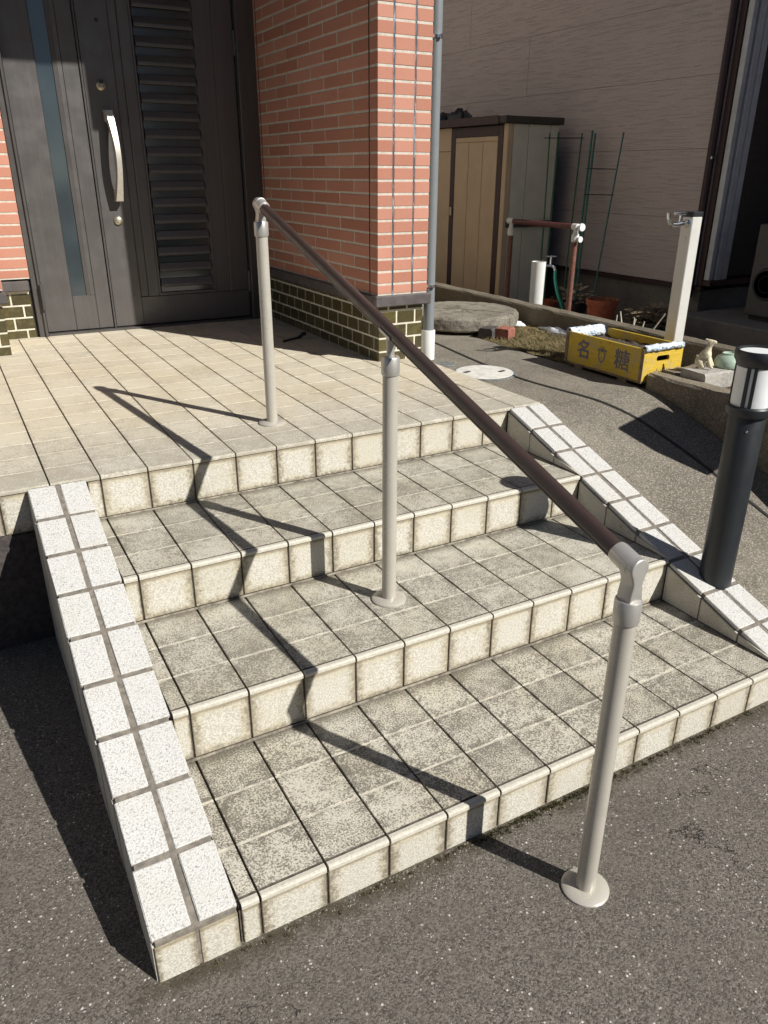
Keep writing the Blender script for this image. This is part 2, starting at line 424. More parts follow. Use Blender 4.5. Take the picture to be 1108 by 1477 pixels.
def prism_mesh(poly, axis, a, b, name='prism', bev=0.):
    """extrude a 2-D polygon along axis ('x','y','z') from a to b"""
    def mk(p, t): return {'x': (t, p[0], p[1]), 'y': (p[0], t, p[1]), 'z': (p[0], p[1], t)}[axis]
    n = len(poly); V = [mk(p, a) for p in poly]+[mk(p, b) for p in poly]
    F = [list(range(n)), list(range(n, 2*n))]+[(i, (i+1) % n, n+(i+1) % n, n+i) for i in range(n)]
    me = mesh(name, V, F)
    if bev:
        bm = bmesh.new(); bm.from_mesh(me); bmesh.ops.bevel(bm, geom=list(bm.edges), offset=bev, segments=1, affect='EDGES', profile=.5); bm.to_mesh(me); bm.free()
    return me
def prism(name, poly, axis, a, b, mat, parent=None, bev=0., loc=(0, 0, 0)):
    return link(name, prism_mesh(poly, axis, a, b, name, bev), mat, parent, loc)
def evaluated(o, name):
    dg = bpy.context.evaluated_depsgraph_get(); me = bpy.data.meshes.new_from_object(o.evaluated_get(dg)); me.name = name
    bpy.data.objects.remove(o); return me
J = lambda a: random.uniform(-a, a)

# ------------------------------------------------------------------ levels measured from the photograph (metres)
ZT = [0.0, .1520, .2985, .4466]           # tread levels, last is the porch
YF = [0.0, .4522, .9040, 1.3556]          # riser planes
P_ = .15                                   # tile pitch
XL, XL2, XR, XR2 = -.215, -.045, 1.627, 1.790
SL = (ZT[3]+.004)/YF[3]
top_z = lambda y: -.004+SL*y
GZ = .42                                   # level of the concrete path and garden

# ------------------------------------------------------------------ ground, asphalt
V = [(-150, -150, -.20), (150, -150, -.20), (150, 150, -.20), (-150, 150, -.20)]
tag(link('ground', mesh('ground', V, [(0, 1, 2, 3)]), 'asphalt'), kind='structure')
def asph():
    xs = [-4+i*.1 for i in range(91)]; ys = [-5+i*.1 for i in range(66)]
    rr = random.Random(3); ph = [(rr.uniform(.8, 3.2), rr.uniform(-3, 3), rr.uniform(0, 6)) for _ in range(7)]
    V = []; F = []
    for y in ys:
        for x in xs:
            z = -.112+sum(.0016*math.sin(a*x+b*y+c) for a, b, c in ph)
            if y > 0: z += .024*min(1, y)*max(0, min(1, (.4-x)/.6))
            V.append((x, y, z))
    n = len(xs)
    for j in range(len(ys)-1):
        for i in range(n-1): F.append((j*n+i, j*n+i+1, (j+1)*n+i+1, (j+1)*n+i))
    return mesh('asphalt', V, F, True)
tag(link('asphalt_driveway', asph(), 'asphalt'), kind='structure')

# ------------------------------------------------------------------ entrance steps
steps = thing('entrance_steps', (.8, .7, -.11), 'three beige tiled entrance steps with white tiled sloping side curbs', 'steps')
GAP = .0055; ROW = .1505; TT = .012
def nosing_mesh(wd, groove=True, d=.1468):
    k = ('nose', round(wd, 4), groove)
    if k in _cache: return _cache[k]
    pr = [(d, -TT), (d, -.001), (d-.001, 0)]
    if groove: pr += [(.0215, 0), (.0205, -.0030), (.0160, -.0030), (.0150, .0004)]
    pr += [(.0060, .0004), (.0022, -.0010), (.0004, -.0040), (0, -.0075), (0, -.0125), (.0015, -.0135), (.010, -.0135), (.010, -TT)]
    n = len(pr); V = []; F = []; mi = []
    for x in (-wd/2, wd/2): V += [(x, a, b) for a, b in pr]
    for i in range(n):
        j = (i+1) % n; F.append((i, j, n+j, n+i)); mi.append(1 if groove and i in (3, 4, 5) else (2 if groove and 6 <= i <= 11 else 0))  # groove faces go dark: grime plus painted groove shade
    F += [list(range(n)), list(range(n, 2*n))]; mi += [0, 0]
    me = mesh('nosing_tile', V, F); 
    # material index by position of the face centre (recalc keeps order)
    for p, q in zip(me.polygons, mi): p.material_index = q
    _cache[k] = me; return me
def col_edges(x0, x1):
    e = [x0]; k = math.ceil((x0+.02)/P_)
    while k*P_ < x1-.02: e.append(k*P_); k += 1
    return e+[x1]
def tile(name, x0, x1, y0, y1, z, mat, parent, tilt=.0022):
    o = link(name, cbox(x1-x0, y1-y0, TT, .0012, name, mat), mat, parent, ((x0+x1)/2, (y0+y1)/2, z-TT/2+J(.0004)), (J(tilt), J(tilt), 0))
    return o
def row_grout(x_edges, y, z, parent, wdt=.0072, mat='pale_grout'):
    V = []; F = []
    for a, b in zip(x_edges[:-1], x_edges[1:]):
        i = len(V); a += GAP/2-.0004; b -= GAP/2-.0004
        V += [(a, y-wdt/2, z), (b, y-wdt/2, z), (b, y+wdt/2, z), (a, y+wdt/2, z), (a, y-wdt/2, z-.006), (b, y-wdt/2, z-.006), (b, y+wdt/2, z-.006), (a, y+wdt/2, z-.006)]
        F += [(i, i+1, i+2, i+3), (i, i+1, i+5, i+4), (i+3, i+2, i+6, i+7)]
    return link('row_grout', mesh('row_grout', V, F), mat, parent)
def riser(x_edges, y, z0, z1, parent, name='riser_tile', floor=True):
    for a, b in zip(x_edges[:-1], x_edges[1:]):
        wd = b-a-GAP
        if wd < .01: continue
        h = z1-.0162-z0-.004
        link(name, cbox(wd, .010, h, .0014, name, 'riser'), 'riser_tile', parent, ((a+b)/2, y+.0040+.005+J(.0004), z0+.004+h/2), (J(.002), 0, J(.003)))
    if floor:
        box('mortar_fillet', (x_edges[0]+.002, y-.0040, z0-.004), (x_edges[-1]-.002, y+.004, z0+.0045), 'dirty_mortar', parent, .003)
xe = col_edges(XL2+.003, XR-.003)
for s in range(3):
    z = ZT[s]; y0 = YF[s]; y1 = YF[s+1]; zb = -.16 if s == 0 else ZT[s-1]
    core = box('step', (XL2+.001, y0+.0085, -.16), (XR-.001, y1+.006, z-.0072), 'dark_grout', steps, 0, key='step%d' % s)
    tm = ('tread_tile', 'middle_tread_tile', 'upper_tread_tile')[s]
    for a, b in zip(xe[:-1], xe[1:]):
        wd = b-a-GAP
        link('nosing_tile', nosing_mesh(wd), [tm, 'dark_grout', 'nosing_lip'], core, ((a+b)/2, y0, z+J(.0004)), (J(.0015), J(.0015), 0)) if True else None
        for k in (1, 2):
            ya = y0+k*ROW+.0028; yb = min(y0+(k+1)*ROW-.0034, y1-.004)
            tile('tile', a+GAP/2, b-GAP/2, ya, yb, z, tm, core)
    for k in (1, 2): row_grout(xe, y0+k*ROW-.0004, z-.0010, core, .0080)
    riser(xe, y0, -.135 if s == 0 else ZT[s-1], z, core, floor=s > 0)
# nosing meshes are shared between steps: give each object its own tread material through object slots
for o in list(COL.objects):
    if o.name.startswith('nosing_tile') and o.parent:
        st = o.location.z+WL[o.parent.name].z
        o.material_slots[0].link = 'OBJECT'; o.material_slots[0].material = MAT['upper_tread_tile' if st > .25 else ('middle_tread_tile' if st > .1 else 'tread_tile')]

# sloping side curbs
def curb(x0, x1, inner, flip):
    core = prism('side_curb', [(.004, -.16), (.004, top_z(.004)-.0035), (YF[3]-.004, top_z(YF[3])-.0035), (YF[3]-.004, -.16)], 'x', x0+.005, x1-.005, 'coping_grout', steps)
    n = 9; dy = (YF[3]-.004)/n; ang = math.atan(SL); ln = dy/math.cos(ang)
    xm = (x0+x1)/2
    for i in range(n):
        yc = .004+dy*(i+.5)
        for a, b in ((x0, xm-.0068), (xm+.0068, x1)):
            aa = a+J(.0015); bb = b+J(.0015); l2 = ln-.0135+J(.002)
            link('coping_tile', cbox(round(bb-aa, 3), round(l2, 3), .014, .0022, 'coping_tile', 'c'), 'coping_tile', core,
                 ((aa+bb)/2, yc+J(.001), top_z(yc)-.0062+J(.0008)), (ang+J(.004), J(.006), J(.006)))
            co = list(COL.objects)[-1]; co.data = co.data.copy()
            for v in co.data.vertices: v.co += Vector((J(.0009), J(.0009), J(.0006)))
        # side tiles of the visible flank
        ya = .004+dy*i+.0025; yb = .004+dy*(i+1)-.0025
        zb = (ZT[i//3]+.003) if inner is not None else -.14
        xs = inner if inner is not None else x0
        if inner is not None:
            poly = [(ya, zb), (yb, zb), (yb, top_z(yb)-.017), (ya, max(zb+.002, top_z(ya)-.017))]
            me = prism_mesh(poly, 'x', xs-.006+J(.0006), xs+.006, 'flank_tile'); link('flank_tile', me, 'flank_tile', core)
        else:
            poly = [(ya, zb), (yb, zb), (yb, top_z(yb)-.015), (ya, top_z(ya)-.015)]
            me = prism_mesh(poly, 'x', xs-.001+J(.0015), xs+.010, 'flank_tile'); link('flank_tile', me, 'flank_tile', core)
    for a, b in ((x0, xm-.002), (xm+.002, x1-.002)):   # two tiles close the low front end
        h = top_z(0)-.012+.135
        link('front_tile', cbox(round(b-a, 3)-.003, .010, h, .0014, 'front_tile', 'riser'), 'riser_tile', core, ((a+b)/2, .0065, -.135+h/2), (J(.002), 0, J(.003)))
    return core
curb(XL, XL2, None, 1)
curb(XR, XR2, XR, -1)

# ------------------------------------------------------------------ tiled porch floor
PZ = ZT[3]
porch = tag(box('porch_floor', (-1.6, YF[3]+.0085, -.16), (XR2-.004, 3.92, PZ-.0072), 'dark_grout', None, 0, key='porch'), kind='structure')
pe = [-.60+i*P_ for i in range(0, 16)]+[XR2]
ny = int((3.86-YF[3])/ROW)+1
for a, b in zip(pe[:-1], pe[1:]):
    link('nosing_tile', nosing_mesh(b-a-GAP+.0005, False), 'porch_tile', porch, ((a+b)/2, YF[3], PZ+J(.0004)), (J(.001), J(.001), 0))
    for k in range(1, ny):
        ya = YF[3]+k*ROW+.0026; yb = min(YF[3]+(k+1)*ROW-.0026, 3.90)
        if yb-ya < .03: continue
        if a > 1.53 and ya > 2.38: continue
        if b < -.10 and ya > 3.42: continue
        if b < .10 and ya > 3.85: continue
        if b < -.25 and ya > 2.6: continue
        tile('tile', a+GAP/2, b-GAP/2, ya, yb, PZ, 'porch_tile', porch, .001)
for k in range(1, ny): row_grout(pe, YF[3]+k*ROW, PZ-.0012, porch, .0072)
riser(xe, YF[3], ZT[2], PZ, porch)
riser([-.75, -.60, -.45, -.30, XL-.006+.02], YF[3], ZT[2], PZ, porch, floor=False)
box('plinth', (-1.6, YF[3]+.003, -.16), (XL+.02, YF[3]+.0084, ZT[2]-.002), 'dark_clay', porch, 0)  # dark colour here paints the deep shade below the tile row

# ------------------------------------------------------------------ concrete path and ramp on the right
def path_z(y):
    a = GZ; b = -.014+SL*y
    d = .06; h = max(d-abs(a-b), 0)/d
    return max(-.20, min(a, b)-h*h*d*.25)
ys = [-1.2+.06*i for i in range(160)]
V = []; F = []
xsr = [XR2+.001, 2.0, 2.2, 2.44]
for y in ys:
    for x in xsr: V.append((x, y, path_z(y)-(.003 if x < 1.8 else 0)))
for j in range(len(ys)-1):
    for i in range(3): F.append((j*4+i, j*4+i+1, j*4+i+5, j*4+i+4))
path = tag(link('concrete_path', mesh('concrete_path', V, F, True), 'ramp_concrete'), kind='structure')
# the black filled joint that runs along the path
jp = [(2.22, 4.6), (2.17, 3.2), (2.13, 2.71), (2.075, 2.27), (2.04, 1.82), (2.075, 1.50), (2.12, 1.33), (2.165, 1.17), (2.185, 1.05), (2.205, .88), (2.212, .7), (2.216, .52), (2.23, .1), (2.24, -.25)]
def smooth(pts, n=5):
    out = []
    for i in range(len(pts)-1):
        p0, p1, p2, p3 = [Vector(pts[max(0, min(len(pts)-1, i+k))]) for k in (-1, 0, 1, 2)]
        for k in range(n):
            t = k/n; out.append(.5*((2*p1)+(p2-p0)*t+(2*p0-5*p1+4*p2-p3)*t*t+(3*p1-p0-3*p2+p3)*t**3))
    return out+[Vector(pts[-1])]
V = []; F = []
for i, p in enumerate(smooth(jp, 6)):
    for dx, dz in ((-.0095, .0006), (-.006, .0045), (.006, .0045), (.0095, .0006)): V.append((p.x+dx, p.y, path_z(p.y)+dz))
    if i: F += [(i*4-4+k, i*4-3+k, i*4+k+1, i*4+k) for k in range(3)]
link('expansion_joint', mesh('expansion_joint', V, F, True), 'joint_rubber', path)
def disc(r, h, n=48, ch=.004): return [(0, h), (r-ch, h), (r, h-ch), (r, 0)]
mh = thing('manhole_cover', (1.955, 1.985, GZ), 'round white inspection cover set in the concrete path', 'manhole cover')
lathe('rim', [(.147, .0045), (.160, .0045), (.161, 0), (.146, 0), (.147, .0045)], 'manhole_grey', mh, (1.955, 1.985, GZ), 56)
lathe('lid', [(0, .006), (.142, .006), (.145, .003), (.145, 0)], 'manhole_white', mh, (1.955, 1.985, GZ), 56)
for a in (.5, .5+math.pi):
    c = Vector((1.955+.088*math.cos(a-.9), 1.985+.088*math.sin(a-.9), GZ+.0068))
    link('lift_slot', cbox(.040, .018, .003, .001, 'lift_slot', 'dark_gap'), 'dark_gap', mh, c, (0, 0, a-.3))
sm = lathe('drain_cover', [(0, .005), (.052, .005), (.055, .002), (.055, 0)], 'manhole_grey', None, (1.885, 2.235, GZ), 36)
tag(sm, 'small round grey drain cover beside the downpipe foot', 'drain cover')

# ------------------------------------------------------------------ the house with its brick pier and front door
house = thing('brick_house', (1.0, 3.9, PZ), 'house entrance with red brick walls and dark glazed base course', 'house')
BX, BY, BXR = 1.538, 2.330, 1.822          # pier: left face, front face, right face
BZ0, BZ1, PIT = .829, 2.52, .0585
TOPZ = 3.37
pier = box('pier_wall', (BX+.0020, BY+.0020, .776), (BXR-.0020, 3.95, TOPZ), 'brick_mortar', house, 0)
GB = .0105
def brick(x0, y0, z0, x1, y1, z1, parent):
    jx = J(.0007)
    link('brick', cbox(round(x1-x0, 4), round(y1-y0, 4), round(z1-z0, 4), .0013, 'brick', 'b'), 'red_brick', parent, ((x0+x1)/2+jx, (y0+y1)/2+jx, (z0+z1)/2), (J(.002), J(.002), J(.002)))
D = .0125
rows = [(-1, .778, BZ0)]+[(k, BZ0+k*PIT, BZ0+(k+1)*PIT) for k in range(28)]
for k, za, zb in rows:
    za += GB/2; zb -= GB/2
    # front face: three stacked columns, the outer two are corner returns
    brick(BX, BY, za, 1.6175, BY+D, zb, pier)
    brick(1.626, BY, za, 1.730, BY+D, zb, pier)
    brick(1.738, BY, za, BXR, BY+D, zb, pier)
    # left face: corner return, then running bond to the dark joint by the door
    brick(BX, BY+D, za, BX+D, 2.408, zb, pier)
    e = [2.418]; off = 2.737 if k % 2 == 0 else 2.578
    j = off-.318 if off-.318 > 2.44 else off
    while j < 3.78: e.append(j); j += .318
    e.append(3.791+GB/2)
    for a, b in zip(e[:-1], e[1:]):
        b2 = b-GB/2; a2 = a+(0 if a == 2.418 else GB/2)
        if b2-a2 > .02: brick(BX, a2, za, BX+D, b2, zb, pier)
    brick(BX, 3.801, za, BX+D, 3.862, zb, pier)
for x in (1.6218, 1.734): box('sealant_joint', (x-.0042, BY+.0008, .778), (x+.0042, BY+.0095, BZ1), 'sealant', pier, 0)
for y in (2.413, 3.796): box('sealant_joint', (BX+.0008, y-.005, .778), (BX+.0095, y+.005, BZ1), 'dark_gap', pier, 0)
box('base_moulding', (BX-.020, BY-.020, .722), (BXR+.016, 3.80, .776), 'moulding', house, .005)
base = box('base_wall', (BX+.0175, BY+.0175, .40), (BXR-.0195, 3.90, .724), 'base_mortar', house, 0)
def btile(x0, y0, z0, x1, y1, z1, parent):
    link('base_tile', cbox(round(x1-x0, 4), round(y1-y0, 4), round(z1-z0, 4), .0016, 'base_tile', 'g'), 'glazed_base_tile', parent, ((x0+x1)/2, (y0+y1)/2, (z0+z1)/2), (J(.004), J(.004), J(.004)))
bx, by, bxr = BX+.014, BY+.014, BXR-.016
zr = [(.4475, .4895), (.4995, .5570), (.5670, .6245), (.6345, .6920), (.7020, .7225)]
for k, (za, zb) in enumerate(zr):
    e = [bx]; j = bx+(.104 if k % 2 else .056)
    while j < bxr-.02: e.append(j); j += .107
    e.append(bxr)
    for i, (a, b) in enumerate(zip(e[:-1], e[1:])): btile(a+(.005 if i else 0), by, za, b-(.005 if b < bxr else 0), by+.012, zb, base)
    e = [by+.012]; j = by+(.056 if k % 2 else .108)
    while j < 3.80: e.append(j); j += .122
    e.append(3.83)
    for i, (a, b) in enumerate(zip(e[:-1], e[1:])):
        if b-a > .02: btile(bx, a+(.005 if i else .0005), za, bx+.012, b-.005, zb, base)
# left side of the porch: a set-back strip beside the door and a projecting wall
for nm, x0, x1, yf, phase in (('side_wall', -.36, .118, 3.83, 0), ('side_wall', -.52, -.058, 3.38, 1)):
    wl = box(nm, (x0, yf+.0020, .776), (x1-.0020, yf+.40, TOPZ), 'brick_mortar', house, 0, key=nm+str(phase))
    for k, za, zb in rows:
        if k > 26: continue
        za += GB/2; zb -= GB/2
        off = x1-(.16 if (k+phase) % 2 else .318); e = [x1]
        j = off
        while j > x0+.05: e.append(j); j -= .318
        e.append(x0); e = e[::-1]
        if len(e) > 3: e = e[-3:]
        for i, (a, b) in enumerate(zip(e[:-1], e[1:])): brick(a+(GB/2 if i else 0), yf, za, b-(GB/2 if b < x1 else 0), yf+D, zb, wl)
    box('base_moulding', (x0, yf-.020, .712), (x1+.0-(.012 if phase == 0 else -.012), yf+.36, .766), 'moulding', house, .004, key='ml'+str(phase))
    bl = box('base_wall', (x0, yf+.0155, .40), (x1-.0175, yf+.40, .724), 'base_mortar', house, 0, key='bl'+str(phase))
    for k, (za, zb) in enumerate(zr[:4]):
        xr_ = x1-.014; e = [xr_]; j = xr_-(.104 if (k+phase) % 2 else .045)
        while j > xr_-.30: e.append(j); j -= .112
        e = e[::-1]
        for a, b in zip(e[:-1], e[1:]): btile(a+.005, yf+.012, za, b-(.005 if b < xr_ else 0), yf+.024, zb, bl)
# wall behind and porch roof (above the picture, throws the shade on the door)
box('back_wall', (-.6, 3.96, .40), (2.2, 4.06, TOPZ), 'brick_mortar', house, 0)
box('side_return', (BXR-.30, 3.95, .40), (BXR-.01, 9.0, 5.5), 'brick_mortar', house, 0)
box('porch_roof', (-1.9, 2.20, 3.37), (2.05, 4.5, 3.50), 'moulding', house, .01)
box('upper_storey', (-7.0, 3.10, 3.505), (1.80, 10.0, 6.6), 'siding', house, .01)  # unseen upper mass, added to block sky light
box('west_wall', (-7.0, 3.40, .0), (-.53, 9.0, 3.366), 'brick_mortar', house, 0)  # unseen left mass, added along with it to lower the sky fill
box('pier_capital', (1.433, 2.33, 2.93), (1.90, 2.85, 3.365), 'moulding', house, .01)

# front door -------------------------------------------------------
DY = 3.88; DT = 2.50
frame = prism('door_frame', [(.118, PZ), (.166, PZ), (.166, DT), (1.428, DT), (1.428, PZ), (1.545, PZ), (1.545, DT+.12), (.118, DT+.12)], 'y', DY-.055, DY+.03, 'door_frame_metal', house, .003)
box('frame_lip', (.100, DY-.035, PZ+.001), (.117, DY+.03, DT+.1), 'dark_gap', frame, 0)
box('frame_lip', (.150, DY-.068, PZ+.001), (.163, DY-.0555, DT), 'door_frame_metal', frame, .002)
box('threshold', (.167, DY-.050, PZ-.004), (1.427, DY+.02, PZ+.012), 'door_frame_metal', house, .002)
# narrow fixed leaf with the glass slit
lf = box('fixed_leaf', (.169, DY+.006, PZ+.015), (.5485, DY+.040, DT-.003), 'door_metal', house, .002)
GX0, GX1, GZ0 = .334, .412, .660
for nm, lo, hi in (('stile', (.171, DY-.010, PZ+.017), (GX0-.002, DY+.0055, DT-.01)), ('stile', (.462, DY-.010, PZ+.017), (.5465, DY+.0055, DT-.01)), ('bottom_rail', (GX0-.0015, DY-.010, PZ+.017), (.4615, DY+.0055, GZ0))):
    box(nm, lo, hi, 'door_metal', lf, .0025)
box('glass_slit', (GX0, DY+.000, GZ0), (GX1+.02, DY+.0050, DT-.01), 'door_glass', lf, 0)
prism('glazing_bead', [(GX1, DY+.0045), (GX1+.004, DY-.006), (.4400, DY-.011), (.4605, DY-.011), (.4605, DY+.0045)], 'z', GZ0+.001, DT-.01, 'door_metal', lf)
hg = box('hinge', (.156, DY-.088, .60), (.172, DY-.069, .745), 'door_frame_metal', frame, .004)
# main leaf
ml = box('main_leaf', (.5600, DY+.006, PZ+.015), (1.4245, DY+.040, DT-.003), 'door_metal', house, .002)
LX0, LX1, LZ0, LZ1 = .862, 1.180, .668, 2.42
PX0, PX1, PZ0 = .778, 1.300, .630
for nm, lo, hi in (('lock_stile', (.5620, DY-.012, PZ+.017), (.7300, DY+.0055, DT-.01)), ('stile', (.7305, DY-.008, PZ0), (PX0-.001, DY+.0055, DT-.01)),
                   ('bottom_rail', (.7305, DY-.012, PZ+.017), (1.4225, DY+.0055, PZ0-.001)), ('stile', (PX1+.001, DY-.012, PZ0), (1.4225, DY+.0055, DT-.01)),
                   ('louver_frame', (PX0, DY-.016, PZ0), (LX0-.022, DY+.0055, DT-.01)), ('louver_frame', (LX1+.022, DY-.010, PZ0), (PX1, DY+.0055, DT-.01)),
                   ('louver_frame', (LX0-.0218, DY-.016, PZ0), (LX1+.0218, DY+.0055, LZ0-.020))):
    box(nm, lo, hi, 'door_metal', ml, .0025)
prism('louver_bead', [(LX0-.0215, DY-.018), (LX0-.012, DY-.018), (LX0, DY+.004), (LX0-.0215, DY+.004)], 'z', LZ0-.0195, LZ1, 'door_metal', ml)
prism('louver_bead', [(LX1+.0215, DY-.018), (LX1+.012, DY-.018), (LX1, DY+.004), (LX1+.0215, DY+.004)], 'z', LZ0-.0195, LZ1, 'door_metal', ml)
box('louver_glass', (LX0-.001, DY+.0020, LZ0-.019), (LX1+.001, DY+.0055, LZ1), 'door_glass', ml, 0)
zz = LZ0-.012; sl = .0918
smesh = None
while zz < LZ1-.05:
    poly = [(DY+.002, zz+.074), (DY-.008, zz+.072), (DY-.022, zz+.040), (DY-.022, zz+.026), (DY-.018, zz+.022), (DY-.004, zz+.052), (DY+.002, zz+.056)]
    if smesh is None: smesh = prism_mesh([(a-DY, b-zz) for a, b in poly], 'x', LX0-.001, LX1+.001, 'louver_slat', .0012)
    link('louver_slat', smesh, 'door_metal', ml, (0, DY, zz)); zz += sl
box('astragal', (.5490, DY-.020, PZ+.013), (.5595, DY-.0005, DT-.006), 'door_frame_metal', ml, .002)
for z in (.62, 1.95): box('hinge', (1.418, DY-.030, z), (1.436, DY-.0125, z+.13), 'door_frame_metal', ml, .004)
# bow handle, lock roses
def handle():
    n = 14; z0, z1 = 1.175, 1.640; V = []; F = []
    for i in range(n+1):
        t = i/n; z = z0+(z1-z0)*t; bow = math.sin(math.pi*t)
        yo = DY-.052-.066*bow; th = .014+.006*(abs(2*t-1)**3); wd = .0170+.008*(abs(2*t-1)**2.2); xo = .662+.012*bow
        for dx, dy in ((-wd, th), (-wd*.8, -th), (wd*.8, -th), (wd, th)): V.append((xo+dx, yo+dy, z))
    for i in range(n):
        for k in range(4): F.append((i*4+k, i*4+(k+1) % 4, i*4+4+(k+1) % 4, i*4+4+k))
    F += [(0, 1, 2, 3), (n*4, n*4+1, n*4+2, n*4+3)]
    o = link('handle', mesh('handle', V, F, True), 'silver', ml)
    for z in (z0+.001, z1-.056):
        pl = [(-.022, 0), (.022, 0), (.018, .056), (-.018, .056)]
        link('handle_foot', prism_mesh([(DY-.012, z), (DY-.012, z+.055), (DY-.046, z+.055), (DY-.060, z)] if z < 1.4 else [(DY-.012, z), (DY-.012, z+.055), (DY-.060, z+.055), (DY-.046, z)], 'x', .643, .681, 'handle_foot', .002), 'silver', ml)
handle()
for z, mt, r in ((1.762, 'lock_brass', .028), (1.068, 'lock_brass', .026)):
    k = lathe('lock_rose', [(0, .014), (r*.55, .014), (r*.85, .010), (r, .004), (r, 0)], mt, ml, (.650, DY-.0122, z), 28, (R_(90), 0, 0))
    lathe('keyhole', [(0, .018), (r*.30, .018), (r*.36, .012)], 'silver', ml, (.650, DY-.0122, z), 20, (R_(90), 0, 0))
    box('key_slot', (.6485, DY-.0308, z-.006), (.6515, DY-.0300, z+.006), 'dark_gap', ml, 0)
box('lock_plate', (.640, DY-.0285, 1.753), (.660, DY-.0262, 1.785), 'black_plastic', ml, .001)
lathe('peephole', [(0, .004), (.008, .004), (.010, 0)], 'black_plastic', ml, (.668, DY-.012, 2.07), 18, (R_(90), 0, 0))

# downpipe on the pier corner
dp = link('downpipe', None, None, house, (1.872, 2.385, GZ))
lathe('pipe', [(.028, .14), (.028, 3.6)], 'pipe_grey', dp, (1.872, 2.385, GZ), 24)
lathe('pipe_sleeve', [(.036, 0.0), (.036, .15), (.034, .155), (.028, .155)], 'pvc_white', dp, (1.872, 2.385, GZ), 28)
for z in (.80, 1.90):
    lathe('pipe_bracket', [(.029, -.006), (.032, -.006), (.032, .006), (.029, .006)], 'chrome', dp, (1.872, 2.385, z), 24)
    box('bracket_arm', (1.823, 2.380, z-.004), (1.8435, 2.390, z+.004), 'chrome', dp, .001)
    box('bracket_screw', (1.868, 2.340, z-.008), (1.880, 2.3535, z+.008), 'chrome', dp, .002)

for x0, x1, lbl in ((-13, 1.0, 'added unseen house blocking sky light, left of the gap mirrored in the door glass'), (6.5, 19, 'added unseen house blocking sky light, right of the gap mirrored in the door glass')):
    oh = thing('sky_block_house', ((x0+x1)/2, -13, -.1), lbl, 'house', 'added houses blocking sky light')  # unseen houses, added to cut sky fill and shape the glass reflections
    box('wall', (x0, -20, -.2), (x1, -11.5, 6.0), 'siding', oh, 0)
    prism('roof', [(-20.5, 6.01), (-11.0, 6.01), (-15.7, 8.4)], 'x', x0-.4, x1+.4, 'dark_clay', oh)
    for x in (x0+1.5, x0+6, x0+9.5):
        for z in (.9, 3.6): box('window', (x, -11.52, z), (x+1.7, -11.49, z+1.2), 'window_glass', oh, 0)
tag(tube('door_stop', smooth([(1.31, 3.03, PZ+.006), (1.37, 3.06, PZ+.007), (1.43, 3.085, PZ+.009), (1.46, 3.09, PZ+.026), (1.475, 3.10, PZ+.020)], 4), [.006]*8+[.010]*9, 'black_plastic', None, 10), 'small black door stop lying on the shaded porch floor', 'door stop')

# ------------------------------------------------------------------ stair handrail
PA = Vector((.690, 1.623, ZT[3])); PB = Vector((.677, .679, ZT[1])); PC = Vector((.664, -.232, -.112))
hr = thing('stair_handrail', PB, 'brown stair handrail on three pale grey posts', 'handrail')
RA = Vector((.690, 1.623, 1.232)); RC = Vector((.664, -.232, .690)); rd = (RC-RA).normalized()
# bar profile: round with a flat groove on each flank
link('rail', tube_mesh([RA+rd*.030-PB, RC-rd*.028-PB], .0166, 28, 'rail'), 'rail_brown', hr, PB)
for sgn in (-1, 1):   # thin cover strip along the underside of the bar
    off = Vector((sgn*.0125, 0, -.0115))
    link('rail_groove', tube_mesh([RA+rd*.034+off-PB, RC-rd*.032+off-PB], .0030, 8, 'rail_groove'), 'rail_brown', hr, PB)
def post(base, ztop, coll):
    h = ztop-base.z
    p = lathe('post', [(.0210, .0), (.0210, h)], 'post_paint', hr, base, 32)
    lathe('base_flange', [(.0225, .0105), (.030, .0105), (.0485, .0075), (.0520, .0045), (.0520, -.001), (.0225, -.001)], 'post_paint', p, base, 48)
    lathe('collar', [(.0212, -.046), (.0235, -.0455), (.0250, -.041), (.0250, .000), (.0232, .003), (.0150, .003), (.0140, -.004), (0, -.004)], 'joint_silver', p, (base.x, base.y, ztop), 36)
    return p
post(PA, 1.172, 0); post(PB, .886, 0); post(PC, .622, 0)
def elbow(P, dirn, zc):
    """hinged end fitting: a keyhole-shaped plate block over the collar, running into a socket round the bar"""
    r = .0212; poly = []
    for i in range(17):
        a = R_(-35)+R_(250)*i/16; poly.append((r*math.cos(a), r*math.sin(a)))
    zb = zc-P.z
    poly += [(-.0125, -.026), (-.0118, -.034), (-.0150, -.052), (-.0165, zb), (.0165, zb), (.0150, -.052), (.0118, -.034), (.0125, -.026)]
    me = prism_mesh(poly, 'y', -.017, .017, 'end_fitting')
    bm = bmesh.new(); bm.from_mesh(me); rim = [e for e in bm.edges if abs(e.verts[0].co.y-e.verts[1].co.y) < 1e-6]
    bmesh.ops.bevel(bm, geom=rim, offset=.0035, segments=3, affect='EDGES', profile=.5, clamp_overlap=True); bm.to_mesh(me); bm.free()
    for p in me.polygons: p.use_smooth = True
    try: me.set_sharp_from_angle(angle=R_(50))
    except Exception: pass
    o = link('end_fitting', me, 'joint_silver', hr, P)
    link('rail_socket', tube_mesh([(0, 0, 0), dirn*.040, dirn*.0465, dirn*.048], [.0218, .0212, .0198, .0175], 28, 'rail_socket'), 'joint_silver', hr, P)
    return o
elbow(RC, -rd, .622); elbow(RA, rd, 1.172)
